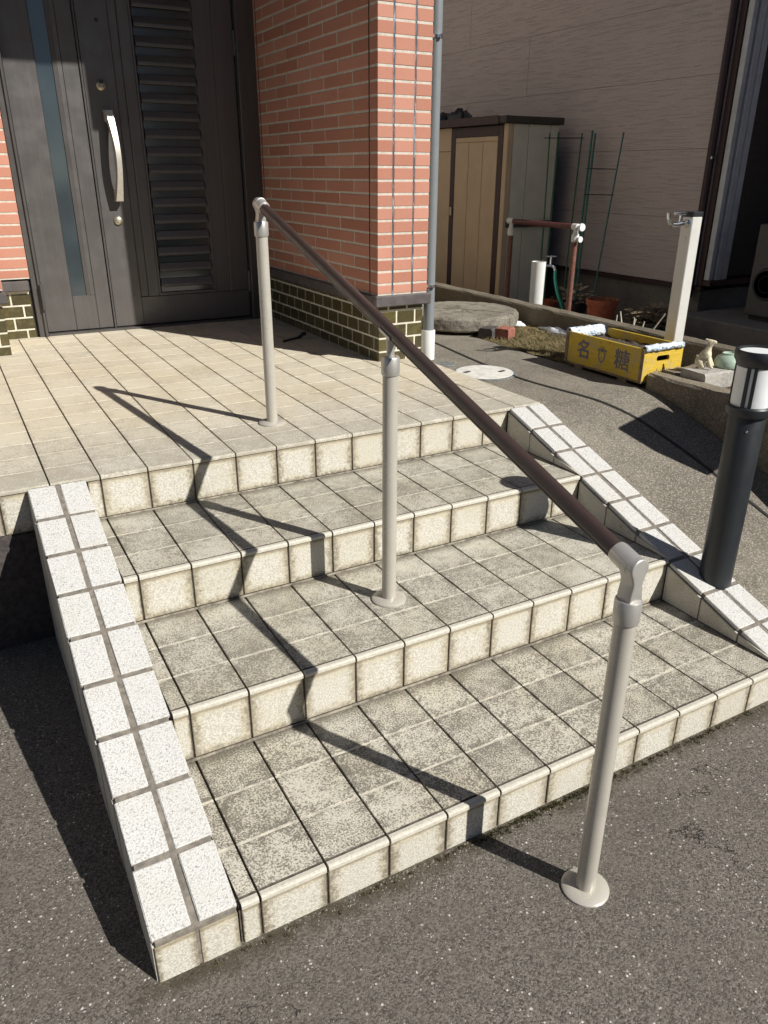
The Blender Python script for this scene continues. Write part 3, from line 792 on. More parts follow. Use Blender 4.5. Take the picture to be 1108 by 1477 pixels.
# middle bracket under the bar
tB = (PB.y-RA.y)/rd.y; RB = RA+rd*tB
sad = []
V = []; F = []; ns = 12
for s_ in (-.030, .030):
    for i in range(ns+1):
        a = R_(180+8)+R_(164)*i/ns
        for rr_ in (.0174, .0205):
            side = Vector((1, 0, 0)); upv = side.cross(rd).normalized(); upv = upv if upv.z > 0 else -upv
            V.append(RB+rd*s_+side*math.cos(a)*rr_+upv*math.sin(a)*rr_-PB)
m_ = 2*(ns+1)
for i in range(ns):
    for off in (0, 1): F.append((i*2+off, i*2+2+off, m_+i*2+2+off, m_+i*2+off))
    for b_ in (0, m_): F.append((b_+i*2, b_+i*2+1, b_+i*2+3, b_+i*2+2))
F += [(0, 1, m_+1, m_), (2*ns, 2*ns+1, m_+2*ns+1, m_+2*ns)]
link('saddle', mesh('saddle', V, F, True), 'joint_silver', hr, PB)
link('saddle_stem', tube_mesh([(0, 0, .886-PB.z-.005), (0, 0, .905-PB.z), RB-PB+Vector((0, 0, -.017))], [.0115, .0105, .0120], 20, 'saddle_stem'), 'joint_silver', hr, PB)

# ------------------------------------------------------------------ bollard garden light on the right curb
BL = Vector((1.7270, .345, .085))
bl = thing('bollard_light', BL, 'black bollard garden light with frosted white lantern head', 'garden light')
lathe('tube', [(.0510, -.02), (.0515, .10), (.0525, .583), (.0500, .588)], 'bollard_black', bl, BL, 40)
lathe('base_ring', [(.0530, .584), (.0630, .588), (.0650, .592), (.0650, .612), (.0610, .617), (.0500, .617)], 'bollard_black', bl, BL, 44)
lathe('frosted_shade', [(.0555, .610), (.0560, .70), (.0560, .745)], 'frosted_white', bl, BL, 44)
lathe('cap_ring', [(.0560, .732), (.0590, .735), (.0640, .748), (.0680, .754), (.0685, .776), (.0665, .780), (.0600, .780), (.0590, .771), (.0, .771)], 'bollard_black', bl, BL, 48)
lathe('top_disc', [(0, .7745), (.0555, .7745), (.0555, .7712)], 'frosted_white', bl, BL, 40)
for k in range(4):
    for d in (-.17, .17):
        a = k*math.pi/2+R_(205)+d; c = BL+Vector((.0572*math.cos(a), .0572*math.sin(a), .676))
        link('guard_bar', cbox(.0055, .0105, .120, .0012, 'guard_bar', 'k'), 'bollard_black', bl, c, (0, 0, a))
for a in (R_(222), R_(42)):
    lathe('screw', [(0, .003), (.0035, .003), (.0045, 0)], 'chrome', bl, BL+Vector((.0520*math.cos(a), .0520*math.sin(a), .545)), 12, (0, R_(90), a))

lb = thing('letter_box', (2.70, .235, .44), 'letter box on a post whose shadow falls across the ramp', 'letter box')
link('box', cbox(.34, .26, .24, .01, 'box', 'lb'), 'pipe_grey', lb, (2.685, .245, 1.000), (0, 0, .35))
box('post', (2.735, .195, .40), (2.785, .245, .879), 'pipe_grey', lb, .003)

# ------------------------------------------------------------------ garden strip, planter, kerbs
def gs():
    xs = [2.43+.03*i for i in range(20)]; ysg = [1.40+.05*i for i in range(100)]; V = []; F = []; rr = random.Random(5)
    for y in ysg:
        for x in xs: V.append((x, y, GZ-.004+rr.uniform(-.006, .008)+.010*math.sin(3*x+2*y)*math.sin(5*y)))
    n = len(xs)
    for j in range(len(ysg)-1):
        for i in range(n-1): F.append((j*n+i, j*n+i+1, (j+1)*n+i+1, (j+1)*n+i))
    return mesh('garden_soil', V, F, True)
tag(link('garden_ground', gs(), 'dry_moss'), kind='structure')
V = []; F = []; rr = random.Random(11)
for _ in range(7000):
    x = rr.uniform(2.44, 2.98); y = rr.uniform(1.95, 3.6); a = rr.uniform(0, 6.28); l = rr.uniform(.015, .045); h = rr.uniform(.004, .024)
    dx, dy = math.cos(a)*l, math.sin(a)*l; i = len(V); z = GZ+.002
    V += [(x-dy*.06, y+dx*.06, z), (x+dy*.06, y-dx*.06, z), (x+dx, y+dy, z+h)]; F.append((i, i+1, i+2))
tag(link('dry_grass', mesh('dry_grass', V, F), 'straw'), 'short dry grass and moss on the garden strip', 'grass', kind='stuff')
def rough_block(lo, hi, amp, seed, nx=24):
    """long concrete block with slightly uneven edges"""
    rr = random.Random(seed); d = [hi[i]-lo[i] for i in range(3)]; ax = 1 if d[1] > d[0] else 0
    V = []; F = []; o = 1-ax
    for i in range(nx+1):
        t = lo[ax]+d[ax]*i/nx; c = .010
        ring = [(lo[o], lo[2]), (lo[o], hi[2]-c), (lo[o]+c, hi[2]), (hi[o]-c, hi[2]), (hi[o], hi[2]-c), (hi[o], lo[2])]
        for a, b in ring:
            p = [0, 0, 0]; p[ax] = t; p[o] = a+rr.uniform(-amp, amp); p[2] = b+rr.uniform(-amp, amp); V.append(p)
    for i in range(nx):
        for k in range(6): F.append((i*6+k, i*6+(k+1) % 6, (i+1)*6+(k+1) % 6, (i+1)*6+k))
    F += [list(range(6)), [nx*6+k for k in range(6)]]
    return mesh('kerb', V, F)
k1 = tag(link('boundary_kerb', rough_block((3.0, -1.5, .10), (3.11, 6.5, .537), .0025, 1, 90), 'dark_kerb'), 'long weathered concrete kerb behind the garden strip', 'kerb')
k2 = tag(link('planter_kerb', rough_block((2.45, -1.5, -.2), (2.555, 1.395, .487), .0025, 2, 50), 'kerb_concrete'), 'concrete planter kerb between ramp and soil bed, right of yellow crate', 'kerb')
def bed():
    rr = random.Random(8); V = []; F = []; xs = [2.55+.035*i for i in range(14)]; ysb = [-1.5+.04*i for i in range(74)]
    for y in ysb:
        for x in xs: V.append((x, y, .447+rr.uniform(-.010, .010)))
    n = 14
    for j in range(73):
        for i in range(13): F.append((j*n+i, j*n+i+1, (j+1)*n+i+1, (j+1)*n+i))
    return mesh('soil_bed', V, F, True)
tag(link('soil_bed', bed(), 'soil'), kind='structure')
tag(link('stone_block', rough_block((2.545, 1.155, .44), (2.86, 1.29, .522), .004, 4, 8), 'stone_slab'), 'rough stone block on the soil bed under the animal ornament', 'stone')
tag(link('stone_block', rough_block((2.53, 1.305, .44), (2.80, 1.393, .497), .004, 6, 8), 'kerb_concrete'), 'flat concrete block lying between the yellow crate and ornament', 'stone')

# round concrete well cover on two bricks
rr = random.Random(2)
V = []; F = []; seg = 64; prof = [(0, .085), (.335, .085), (.350, .080), (.358, .070), (.360, .045), (.356, .010), (.345, .0)]
for i in range(seg):
    a = 2*math.pi*i/seg
    for k, (r, z) in enumerate(prof): V.append((r*math.cos(a)*(1+rr.uniform(-.006, .006)*(k > 0)), r*math.sin(a)*(1+rr.uniform(-.006, .006)), z+rr.uniform(-.002, .002)))
npf = len(prof)
for i in range(seg):
    j = (i+1) % seg
    for k in range(npf-1): F.append((i*npf+k, j*npf+k, j*npf+k+1, i*npf+k+1))
tag(link('well_cover', mesh('well_cover', V, F, False), 'old_concrete', None, (2.583, 3.105, .440)), 'thick round weathered concrete slab lying beside the brick house', 'well cover')
for (x, y, mt, lb) in ((2.505, 2.705, 'dark_clay', 'dark grey brick propping the round concrete slab'), (2.585, 2.650, 'red_clay', 'broken red brick beside the dark brick at the round slab')):
    tag(link('loose_brick', rough_block((-.05, -.045, 0), (.05, .045, .062), .003, int(x*100), 3), mt, None, (x, y, GZ), (0, 0, .5)), lb, 'brick')
# remains of snow along the kerb
def blob(name, cx, cy, z, lx, ly, h, seed, mat):
    rr = random.Random(seed); V = []; F = []; nu, nv = 14, 7
    ph = [(rr.uniform(2, 6), rr.uniform(0, 6)) for _ in range(3)]
    for i in range(nu):
        a = 2*math.pi*i/nu; w_ = 1+sum(.12*math.sin(k*a+p) for k, p in ph)
        for j in range(nv):
            t = j/(nv-1)*math.pi/2
            V.append((math.cos(a)*math.cos(t)*lx*w_, math.sin(a)*math.cos(t)*ly*w_, math.sin(t)*h*(1+rr.uniform(-.2, .2))))
    for i in range(nu):
        i2 = (i+1) % nu
        for j in range(nv-1): F.append((i*nv+j, i2*nv+j, i2*nv+j+1, i*nv+j+1))
    return link(name, mesh(name, V, F, True), mat, None, (cx, cy, z))
for i, (x, y, lx, ly, h, lb) in enumerate(((2.965, 2.62, .035, .15, .035, 'longest melting snow patch against the boundary kerb'), (2.955, 2.35, .04, .12, .04, 'melting snow patch nearest the yellow crate'),
                                       (2.90, 2.93, .05, .07, .03, 'melting snow patch beside the round concrete slab'))):
    tag(blob('snow_patch', x, y, GZ-.004, lx, ly, h, 20+i, 'snow'), lb, 'snow', 'melting snow on the garden strip')

# ------------------------------------------------------------------ yellow crate with lettering
CX0, CX1, CY0, CY1, CZ0, CZ1 = 2.42, 2.675, 1.405, 1.925, .448, .598
cr = thing('wooden_crate', (2.55, 1.66, GZ), 'worn yellow wooden crate with grey lettering, filled with soil', 'crate')
T = .012
lside = box('side_board', (CX0, CY0+.0125, CZ0), (CX0+T, CY1-.0125, CZ1), 'crate_yellow', cr, .002)
box('side_board', (CX1-T, CY0+.0125, CZ0), (CX1, CY1-.0125, CZ1), 'crate_yellow', cr, .002)
def end_board(y0, y1):
    """board with a rounded hand hole"""
    W2 = (CX1-CX0)/2; H = CZ1-CZ0; hw, hh, hz = .042, .0135, .098; n = 24
    bm = bmesh.new()
    inner = []
    for i in range(n):
        a = 2*math.pi*i/n; c, s_ = math.cos(a), math.sin(a)
        inner.append(((hw-hh)*(1 if c > 0 else -1)*(abs(c) > 1e-6)+hh*c, hz+hh*s_))
    outer = []
    for i in range(n):
        a = 2*math.pi*i/n; c, s_ = math.cos(a), math.sin(a); k = min(W2/max(abs(c), 1e-6), (H/2)/max(abs(s_), 1e-6)); outer.append((c*k, H/2+s_*k))
    # snap nearest to the four corners
    for cx_, cz_ in ((-W2, 0), (W2, 0), (W2, H), (-W2, H)):
        i = min(range(n), key=lambda q: (outer[q][0]-cx_)**2+(outer[q][1]-cz_)**2); outer[i] = (cx_, cz_)
    V = []; F = []
    for y in (y0, y1): V += [(a, y, b) for a, b in outer]+[(a, y, b) for a, b in inner]
    for i in range(n):
        j = (i+1) % n
        F += [(i, j, n+j, n+i), (2*n+i, 2*n+j, 3*n+j, 3*n+i), (i, j, 2*n+j, 2*n+i), (n+i, n+j, 3*n+j, 3*n+i)]
    return link('end_board', mesh('end_board', V, F), 'crate_yellow', cr, ((CX0+CX1)/2, 0, CZ0))
end_board(CY0, CY0+T); end_board(CY1-T, CY1)
box('bottom_board', (CX0+.001, CY0+.001, CZ0-.010), (CX1-.001, CY1-.001, CZ0-.0005), 'crate_wood', cr, .001)
for y in (CY0+.0055, CY1-.0055): box('corner_strip', (CX0-.0035, y-.010, CZ0-.004), (CX0-.0005, y+.010, CZ1-.004), 'crate_wood', cr, .0008)
for y in (CY0+.10, CY1-.12): box('bearer', (CX0+.012, y, GZ-.01), (CX1-.01, y+.06, CZ0-.0105), 'crate_wood', cr, .002)
def soil_top():
    rr = random.Random(9); V = []; F = []; nx, nyy = 12, 22
    for j in range(nyy+1):
        for i in range(nx+1): V.append((CX0+.013+(CX1-CX0-.026)*i/nx, CY0+.013+(CY1-CY0-.026)*j/nyy, CZ1-.040+rr.uniform(-.008, .008)))
    n = nx+1
    for j in range(nyy):
        for i in range(nx): F.append((j*n+i, j*n+i+1, (j+1)*n+i+1, (j+1)*n+i))
    return mesh('soil_fill', V, F, True)
link('soil_fill', soil_top(), 'soil', cr)
def foil(yc, side):
    rr = random.Random(int(yc*100)); V = []; F = []; nx = 20
    prof = [(-.016*side, -.012), (-.0165*side, .003), (-.010*side, .013), (.002*side, .016), (.014*side, .010), (.020*side, -.006), (.028*side, -.034)]
    for i in range(nx+1):
        x = CX0+.004+(CX1-CX0-.008)*i/nx
        for a, b in prof: V.append((x, yc+a+rr.uniform(-.0025, .0025), CZ1+b+rr.uniform(-.003, .003)))
    n = len(prof)
    for i in range(nx):
        for k in range(n-1): F.append((i*n+k, i*n+k+1, (i+1)*n+k+1, (i+1)*n+k))
    o = link('bubble_foil', mesh('bubble_foil', V, F, True), 'bubble_foil', cr)
    md = o.modifiers.new('thick', 'SOLIDIFY'); md.thickness = .003
foil(CY0+.006, 1); foil(CY1-.006, -1)
def glyph(ch, yc, zc, size, bold):
    cu = bpy.data.curves.new('lettering', 'FONT'); cu.body = ch; cu.size = size
    o = bpy.data.objects.new('tmp', cu); COL.objects.link(o); bpy.context.view_layer.update()
    me0 = evaluated(o, 'lettering')
    vs = [v.co.copy() for v in me0.vertices]; fs = [list(p.vertices) for p in me0.polygons]
    mx = (min(v.x for v in vs)+max(v.x for v in vs))/2; my = (min(v.y for v in vs)+max(v.y for v in vs))/2
    k = size/(max(v.y for v in vs)-min(v.y for v in vs)); V = []; F = []
    for i in range(9):
        ox, oy = (0, 0) if i == 8 else (bold*math.cos(i*math.pi/4), bold*math.sin(i*math.pi/4)); n0 = len(V)
        V += [((v.x-mx)*k+ox, (v.y-my)*k+oy, .00004*i) for v in vs]; F += [[n0+q_ for q_ in f] for f in fs]
    # local x runs towards -y (read from the path), local y up, facing -x
    return link('lettering', mesh('lettering', V, F), 'crate_ink', lside, (CX0-.0008, yc, zc), (R_(90), 0, R_(-90)))
glyph('名', 1.800, .529, .090, .0022)
glyph('糖', 1.535, .527, .094, .0013)
# shield emblem drawn in strokes
def strokes(lines, wd, yc, zc):
    V = []; F = []
    for L in lines:
        for (a, b), (c, d) in zip(L[:-1], L[1:]):
            v = Vector((c-a, d-b)); n_ = Vector((-v.y, v.x)).normalized()*wd/2; e = v.normalized()*wd*.3; i = len(V)
            for p in ((a-e.x+n_.x, b-e.y+n_.y), (c+e.x+n_.x, d+e.y+n_.y), (c+e.x-n_.x, d+e.y-n_.y), (a-e.x-n_.x, b-e.y-n_.y)): V.append((-.0007-.0001*(i//4 % 3), -p[0], p[1]))
            F.append((i, i+1, i+2, i+3))
    return link('emblem', mesh('emblem', V, F), 'crate_ink', lside, (CX0, yc, zc))
q = .001
strokes([[(-30*q, 16*q), (-22*q, 20*q), (22*q, 20*q), (30*q, 16*q)], [(-19*q, 20*q), (-19*q, -22*q), (-8*q, -36*q), (0, -42*q), (8*q, -36*q), (19*q, -22*q), (19*q, 20*q)],
         [(-8*q, 34*q), (-7*q, 24*q)], [(8*q, 34*q), (7*q, 24*q)], [(-12*q, 12*q), (-5*q, 12*q)], [(5*q, 12*q), (12*q, 12*q)], [(0, 18*q), (0, 8*q)]], .0062, 1.668, .528)
def end_marks():   # worn small lettering under the hand hole
    V = []; F = []; rr = random.Random(4); x = 2.500
    while x < 2.600:
        wd = rr.uniform(.006, .011)
        for _ in range(4):
            a = rr.uniform(0, wd*.6); z = rr.uniform(-.009, .007); i = len(V); ww, hh = (wd*.8, .0024) if rr.random() < .5 else (.0024, .012)
            V += [(x+a*.4, 0, z), (x+a*.4+ww, 0, z), (x+a*.4+ww, 0, z+hh), (x+a*.4, 0, z+hh)]; F.append((i, i+1, i+2, i+3))
        x += wd+.005
    return mesh('worn_lettering', V, F)
link('worn_lettering', end_marks(), 'crate_ink', cr, (0, CY0-.0006, CZ0+.036))

# ------------------------------------------------------------------ tap stand
TS = Vector((2.855, 1.625, GZ)); TH = .725
ts = thing('tap_stand', TS, 'square pale aluminium tap post standing behind the yellow crate', 'tap stand')
box('post', (TS.x-.033, TS.y-.033, GZ-.02), (TS.x+.033, TS.y+.033, GZ+TH), 'stand_aluminium', ts, .003)
box('cap', (TS.x-.0345, TS.y-.0345, GZ+TH+.0005), (TS.x+.0345, TS.y+.0345, GZ+TH+.022), 'black_plastic', ts, .002)
tx, tz = TS.x-.033, GZ+TH-.030
lathe('escutcheon', [(0, .006), (.014, .006), (.020, 0)], 'chrome', ts, (tx-.0005, TS.y, tz), 20, (0, R_(-90), 0))
tube('tap_body', [(tx, TS.y, tz), (tx-.030, TS.y, tz), (tx-.065, TS.y, tz-.004), (tx-.095, TS.y, tz-.006), (tx-.115, TS.y, tz+.006), (tx-.126, TS.y, tz+.030), (tx-.128, TS.y, tz+.050)], [.012, .013, .0125, .010, .0095, .009, .0095], 'chrome', ts, 16)
tube('tap_stem', [(tx-.042, TS.y, tz), (tx-.042, TS.y, tz+.040)], .010, 'chrome', ts, 14)
tube('tap_lever', [(tx-.008, TS.y, tz+.044), (tx-.042, TS.y, tz+.046), (tx-.088, TS.y, tz+.046)], [.006, .010, .006], 'chrome', ts, 12)
lathe('badge', [(0, .0015), (.012, .0015), (.013, 0)], 'stand_aluminium', ts, (tx-.0005, TS.y, tz-.070), 20, (0, R_(-90), 0))

# ------------------------------------------------------------------ ornaments on the stone
def figurine():
    pts = [((0, 0, .036), .030), ((.006, -.006, .060), .024), ((.014, -.012, .082), .016), ((.018, -.014, .102), .0105), ((.020, -.014, .118), .0105), ((.034, -.020, .121), .0095), ((.044, -.024, .116), .0075),   # hip..muzzle
           ((.010, -.008, .128), .0050), ((-.004, -.004, .130), .0040),          # ear
           ((.014, -.032, .050), .0105), ((.018, -.044, .022), .0085), ((.030, -.052, .006), .0080),  # near front leg
           ((.032, .008, .050), .0105), ((.044, .004, .022), .0085), ((.052, -.004, .006), .0080),    # far front leg
           ((-.016, -.020, .016), .015), ((.002, -.036, .007), .0085), ((.004, .026, .014), .015), ((.024, .024, .007), .0085), ((-.026, .012, .012), .010)]
    ed = [(0, 1), (1, 2), (2, 3), (3, 4), (4, 5), (5, 6), (4, 7), (7, 8), (1, 9), (9, 10), (10, 11), (1, 12), (12, 13), (13, 14), (0, 15), (15, 16), (0, 17), (17, 18), (0, 19)]
    me = bpy.data.meshes.new('fig'); me.from_pydata([p for p, r in pts], ed, []); o = bpy.data.objects.new('tmp', me); COL.objects.link(o)
    md = o.modifiers.new('s', 'SKIN'); 
    for i, (p, r) in enumerate(pts): me.skin_vertices[0].data[i].radius = (r, r)
    me.skin_vertices[0].data[0].use_root = True
    o.modifiers.new('ss', 'SUBSURF').levels = 2; bpy.context.view_layer.update()
    m2 = evaluated(o, 'animal_ornament')
    for p in m2.polygons: p.use_smooth = True
    return m2
tag(link('animal_ornament', figurine(), 'figurine', None, (2.640, 1.262, .520), (0, 0, -.5), (1.0, 1.0, 1.0)), 'small weathered white sitting animal ornament on the stone block', 'ornament')
bo = lathe('upturned_bowl', [(.0640, 0), (.0660, .004), (.0655, .014), (.0625, .028), (.054, .044), (.038, .054), (.034, .056), (.034, .062), (.030, .062), (.029, .057), (0, .057)], 'celadon', None, (2.765, 1.215, .522), 48)
tag(bo, 'pale green upturned bowl beside the animal ornament', 'bowl')
# shallow flutes in the bowl's side
for v in bo.data.vertices:
    r = math.hypot(v.co.x, v.co.y)
    if .05 < r: 
        a = math.atan2(v.co.y, v.co.x); f = 1+.018*math.cos(24*a); v.co.x *= f; v.co.y *= f

# ------------------------------------------------------------------ neighbour's plot
NG = .22; NX = 4.5
tag(box('neighbor_ground', (3.10, -3, -.1), (14, 12, NG), 'foundation', None, 0), kind='structure')
nh = thing('neighbor_house', (5.5, 4, NG), 'neighbouring house with dusky pink textured siding in the shade', 'house')
box('foundation_wall', (NX+.02, 2.87, NG-.1), (9, 9.5, .545), 'foundation', nh, 0)
wallc = box('wall', (NX+.012, 2.862, .56), (9, 9.5, 6.2), 'dark_gap', nh, 0)
box('base_flashing', (NX-.012, 2.845, .545), (NX+.03, 9.5, .578), 'neighbor_trim', nh, .002)
z = .580; k = 0
while z < 3.6:
    y = 2.90-(.9 if k % 2 else 0)
    while y < 9.4:
        a, b = max(2.90, y), min(9.4, y+3.03)
        if b-a > .05: box('siding_panel', (NX, a, z), (NX+.0118, b-.003, z+.4535), 'siding', wallc, .0015)
        y += 3.03
    z += .455; k += 1
box('upper_siding', (NX, 2.90, z), (NX+.0118, 9.4, 6.2), 'siding', wallc, 0)
box('corner_trim', (NX-.006, 2.848, .58), (NX+.03, 2.897, 6.2), 'neighbor_trim', nh, .003)
tube('rain_pipe', [(NX-.030, 2.925, .50), (NX-.030, 2.925, 6.0)], .026, 'neighbor_trim', nh, 16)
for z in (1.42, 2.9): box('pipe_clip', (NX-.058, 2.890, z), (NX-.003, 2.900, z+.02), 'chrome', nh, .002)
# shutter box side, dark window, sill on the front face
sg = link('shutter_guide', None, None, nh, (4.56, 2.80, .62))
for i, (a, b, y) in enumerate(((4.505, 4.545, 2.800), (4.546, 4.560, 2.815), (4.561, 4.618, 2.790), (4.619, 4.632, 2.812), (4.633, 4.690, 2.796))):
    box('guide_rib', (a, y, .625), (b, 2.846, 4.5), 'shutter_grey', sg, .003)
win = box('entrance_window', (4.695, 2.835, .64), (5.18, 2.855, 3.0), 'window_glass', nh, 0)
box('window_sill', (4.50, 2.780, .585), (5.18, 2.85, .623), 'neighbor_trim', nh, .003)
box('bay_wall', (4.52, 2.852, 3.05), (5.2, 2.861, 6.2), 'siding', nh, 0)
box('sun_block_wing', (5.2, .96, NG), (9, 2.845, 5.6), 'siding', nh, 0)  # unseen side volume, added to keep sun off the front face
box('sun_block_wall', (5.2, -1.2, NG), (5.35, .82, 2.9), 'foundation', nh, 0)  # unseen wall, added to block sun; the gap leaves a lit sliver
box('terrace', (4.20, -1.0, NG-.1), (5.19, 2.775, .420), 'foundation', nh, .01)
# air conditioner on the terrace
ac = thing('air_conditioner', (4.62, 2.30, .42), 'dark grey outdoor air conditioner unit on the shaded terrace', 'air conditioner')
box('casing', (4.44, 2.16, .45), (4.74, 2.42, 1.03), 'ac_grey', ac, .008)
for x in (4.47, 4.66): box('foot', (x, 2.18, .42), (x+.04, 2.40, .449), 'black_plastic', ac, .002)
lathe('fan_grille', [(.0, .004), (.10, .006), (.105, 0)], 'black_plastic', ac, (4.4395, 2.29, .66), 28, (0, R_(-90), 0))
for r in (.05, .085): lathe('grille_ring', [(r, .006), (r+.003, .009), (r+.006, .006)], 'black_plastic', ac, (4.4395, 2.29, .66), 28, (0, R_(-90), 0))

# ------------------------------------------------------------------ storage shed
SX, SY, SX2, SY2, SZ0, SZ1 = 3.775, 4.31, 4.29, 6.6, .30, 1.685
sh = thing('storage_shed', (4.05, 5.4, NG), 'beige steel storage shed with brown trim beside the pink wall', 'shed')
box('body', (SX+.012, SY+.010, SZ0), (SX2, SY2, SZ1), 'dark_gap', sh, 0)
for i, (a, b) in enumerate(((SX+.06, 3.985), (3.990, 4.205), (4.210, SX2))): box('side_panel', (a, SY, SZ0+.002), (b, SY+.0098, SZ1-.002), 'shed_grey', sh, .003)
box('corner_post', (SX, SY-.004, SZ0), (SX+.055, SY+.05, SZ1), 'shed_beige', sh, .004)
box('door_jamb', (SX-.002, SY+.051, SZ0), (SX+.011, SY+.115, SZ1-.01), 'shed_brown', sh, .002)
dr = box('sliding_door', (SX+.004, SY+.117, SZ0+.03), (SX+.011, SY+.72, SZ1-.085), 'shed_beige', sh, 0)
for i in range(3): box('door_panel', (SX-.004, SY+.119+.2005*i, SZ0+.032), (SX+.0038, SY+.3145+.2005*i, SZ1-.125), 'shed_beige', dr, .003)
box('door_top_rail', (SX-.004, SY+.119, SZ1-.122), (SX+.0038, SY+.716, SZ1-.087), 'shed_beige', dr, .003)
box('door_jamb', (SX-.002, SY+.722, SZ0), (SX+.011, SY+.79, SZ1-.01), 'shed_brown', sh, .002)
box('door_head', (SX-.003, SY+.116, SZ1-.083), (SX+.011, SY+.721, SZ1-.01), 'shed_brown', sh, .002)
box('door_lock', (SX-.016, SY+.735, .98), (SX-.0025, SY+.765, 1.05), 'lock_brass', sh, .003)
for i in range(4):
    a = SY+.792+.27*i
    box('front_panel', (SX, a, SZ0+.002), (SX+.0115, a+.265, SZ1-.19), 'shed_beige', sh, .003)
    box('front_panel', (SX, a, SZ1-.187), (SX+.0115, a+.265, SZ1-.004), 'shed_beige', sh, .003)
box('roof', (SX-.045, SY-.030, SZ1), (SX2+.03, SY2+.03, SZ1+.052), 'shed_cap', sh, .006)
box('eave_trim', (SX-.052, SY+.06, SZ1-.004), (SX-.0455, SY2, SZ1+.058), 'shed_brown', sh, .002)
box('side_stay', (SX+.03, SY-.030, .92), (SX2-.02, SY-.001, .965), 'shed_cap', sh, .003)
box('plinth', (SX-.05, SY-.02, NG), (SX2, SY2, SZ0-.001), 'dark_clay', sh, .004)
for i, (y, lx, ly, h, lb) in enumerate(((5.28, .09, .12, .10, 'nearest dark bundle on the shed roof'), (5.55, .10, .15, .085, 'middle dark bundle on the shed roof'), (5.86, .10, .15, .105, 'farthest dark bundle on the shed roof'))):
    o = blob('dark_bundle', 3.98, y, SZ1+.052, lx, ly, h, 40+i, 'black_plastic'); tag(o, lb, 'bundle', 'bundles on the shed roof')
box_ = tag(link('step_slab', rough_block((3.22, 3.9, NG), (3.70, 4.9, .33), .004, 12, 12), 'old_concrete'), 'rough concrete slab step before the storage shed', 'step')

# ------------------------------------------------------------------ short standpipe with tap and hose
SPp = Vector((3.640, 3.650, NG))
sp = thing('standpipe', SPp, 'short white plastic standpipe with a chrome tap', 'standpipe')
lathe('pipe', [(.050, 0), (.054, .50), (.054, .497+.004), (.049, .501), (.049, .485), (0, .485)], 'pvc_white', sp, SPp, 32)
rx = Vector((.80, -.45, 0)).normalized(); c0 = SPp+Vector((0, 0, .47))
tube('tap_body', [c0+rx*.05, c0+rx*.095, c0+rx*.12+Vector((0, 0, -.01)), c0+rx*.13+Vector((0, 0, -.045))], [.010, .012, .011, .010], 'chrome', sp, 14)
tube('tap_stem', [c0+rx*.09, c0+rx*.09+Vector((0, 0, .065))], .008, 'chrome', sp, 12)
tube('tap_cross', [c0+rx*.05+Vector((0, 0, .066)), c0+rx*.13+Vector((0, 0, .066))], .007, 'chrome', sp, 12)
hs = [c0+rx*.13+Vector((0, 0, -.03)), c0+rx*.135+Vector((0, 0, -.10)), c0+rx*.17+Vector((.0, 0, -.22)), c0+rx*.24+Vector((0, 0, -.36)), c0+rx*.30+Vector((0, -.02, -.45)), c0+rx*.42+Vector((0, -.10, -.458))]
tag(tube('garden_hose', smooth([tuple(p) for p in hs], 6), .0125, 'hose_green', None, 14), 'green garden hose hanging from the standpipe tap', 'hose')

# ------------------------------------------------------------------ low handrail on the neighbour's side
lh = thing('low_handrail', (3.64, 3.62, NG), 'low maroon handrail on two rusty brown posts before the shed', 'handrail')
ra, rb = Vector((3.617, 3.985, 0)), Vector((3.648, 3.290, 0))
for p in (ra, rb):
    pst = lathe('post', [(.020, 0), (.020, .70)], 'rust_brown', lh, (p.x, p.y, NG), 20)
    lathe('collar', [(.021, .665), (.026, .67), (.026, .715), (.018, .72), (.014, .75), (0, .75)], 'pvc_white', pst, (p.x, p.y, NG), 20)
tube('rail', [(ra.x, ra.y-.03, .990), (rb.x, rb.y+.03, .985)], .019, 'rail_maroon', lh, 18)
tube('rail_end', [(ra.x, ra.y+.035, .992), (ra.x, ra.y-.03, .990)], .023, 'pvc_white', lh, 18)
tube('rail_end', [(rb.x, rb.y+.03, .985), (rb.x, rb.y-.02, .985)], .022, 'pvc_white', lh, 18)
tube('end_knob', [(rb.x, rb.y-.02, .985), (rb.x, rb.y-.05, .985), (rb.x, rb.y-.055, .985), (rb.x, rb.y-.066, .985)], [.014, .014, .027, .025], 'frosted_white', lh, 20)
tube('end_knob', [(rb.x, rb.y-.018, .915), (rb.x, rb.y-.045, .905), (rb.x, rb.y-.048, .905), (rb.x, rb.y-.058, .905)], [.010, .010, .021, .020], 'frosted_white', lh, 20)

# ------------------------------------------------------------------ pots, plants, stakes
def pot(name, x, y, r, h, mat, label):
    t = thing(name, (x, y, NG), label, 'plant pot')
    lathe('pot', [(0, 0), (r*.72, 0), (r*.97, h*.86), (r*1.06, h*.86), (r*1.08, h), (r*.98, h), (r*.94, h*.88), (0, h*.88)], mat, t, (x, y, NG), 36)
    return t
def leaves(name, x, y, z, n, rad, h, mat, parent, seed, size=.03):
    rr = random.Random(seed); V = []; F = []
    for _ in range(n):
        a = rr.uniform(0, 6.28); q = rr.random()**.6*rad; c = Vector((x+q*math.cos(a), y+q*math.sin(a), z+rr.uniform(0, h)))
        d = Vector((math.cos(a), math.sin(a), rr.uniform(-.4, .7))).normalized(); s_ = d.cross(Vector((0, 0, 1))).normalized(); l = size*rr.uniform(.6, 1.4); i = len(V)
        V += [c, c+d*l*.5+s_*l*.25, c+d*l, c+d*l*.5-s_*l*.25]; F.append((i, i+1, i+2, i+3))
    return tag(link(name, mesh(name, V, F), mat, parent), kind='stuff')
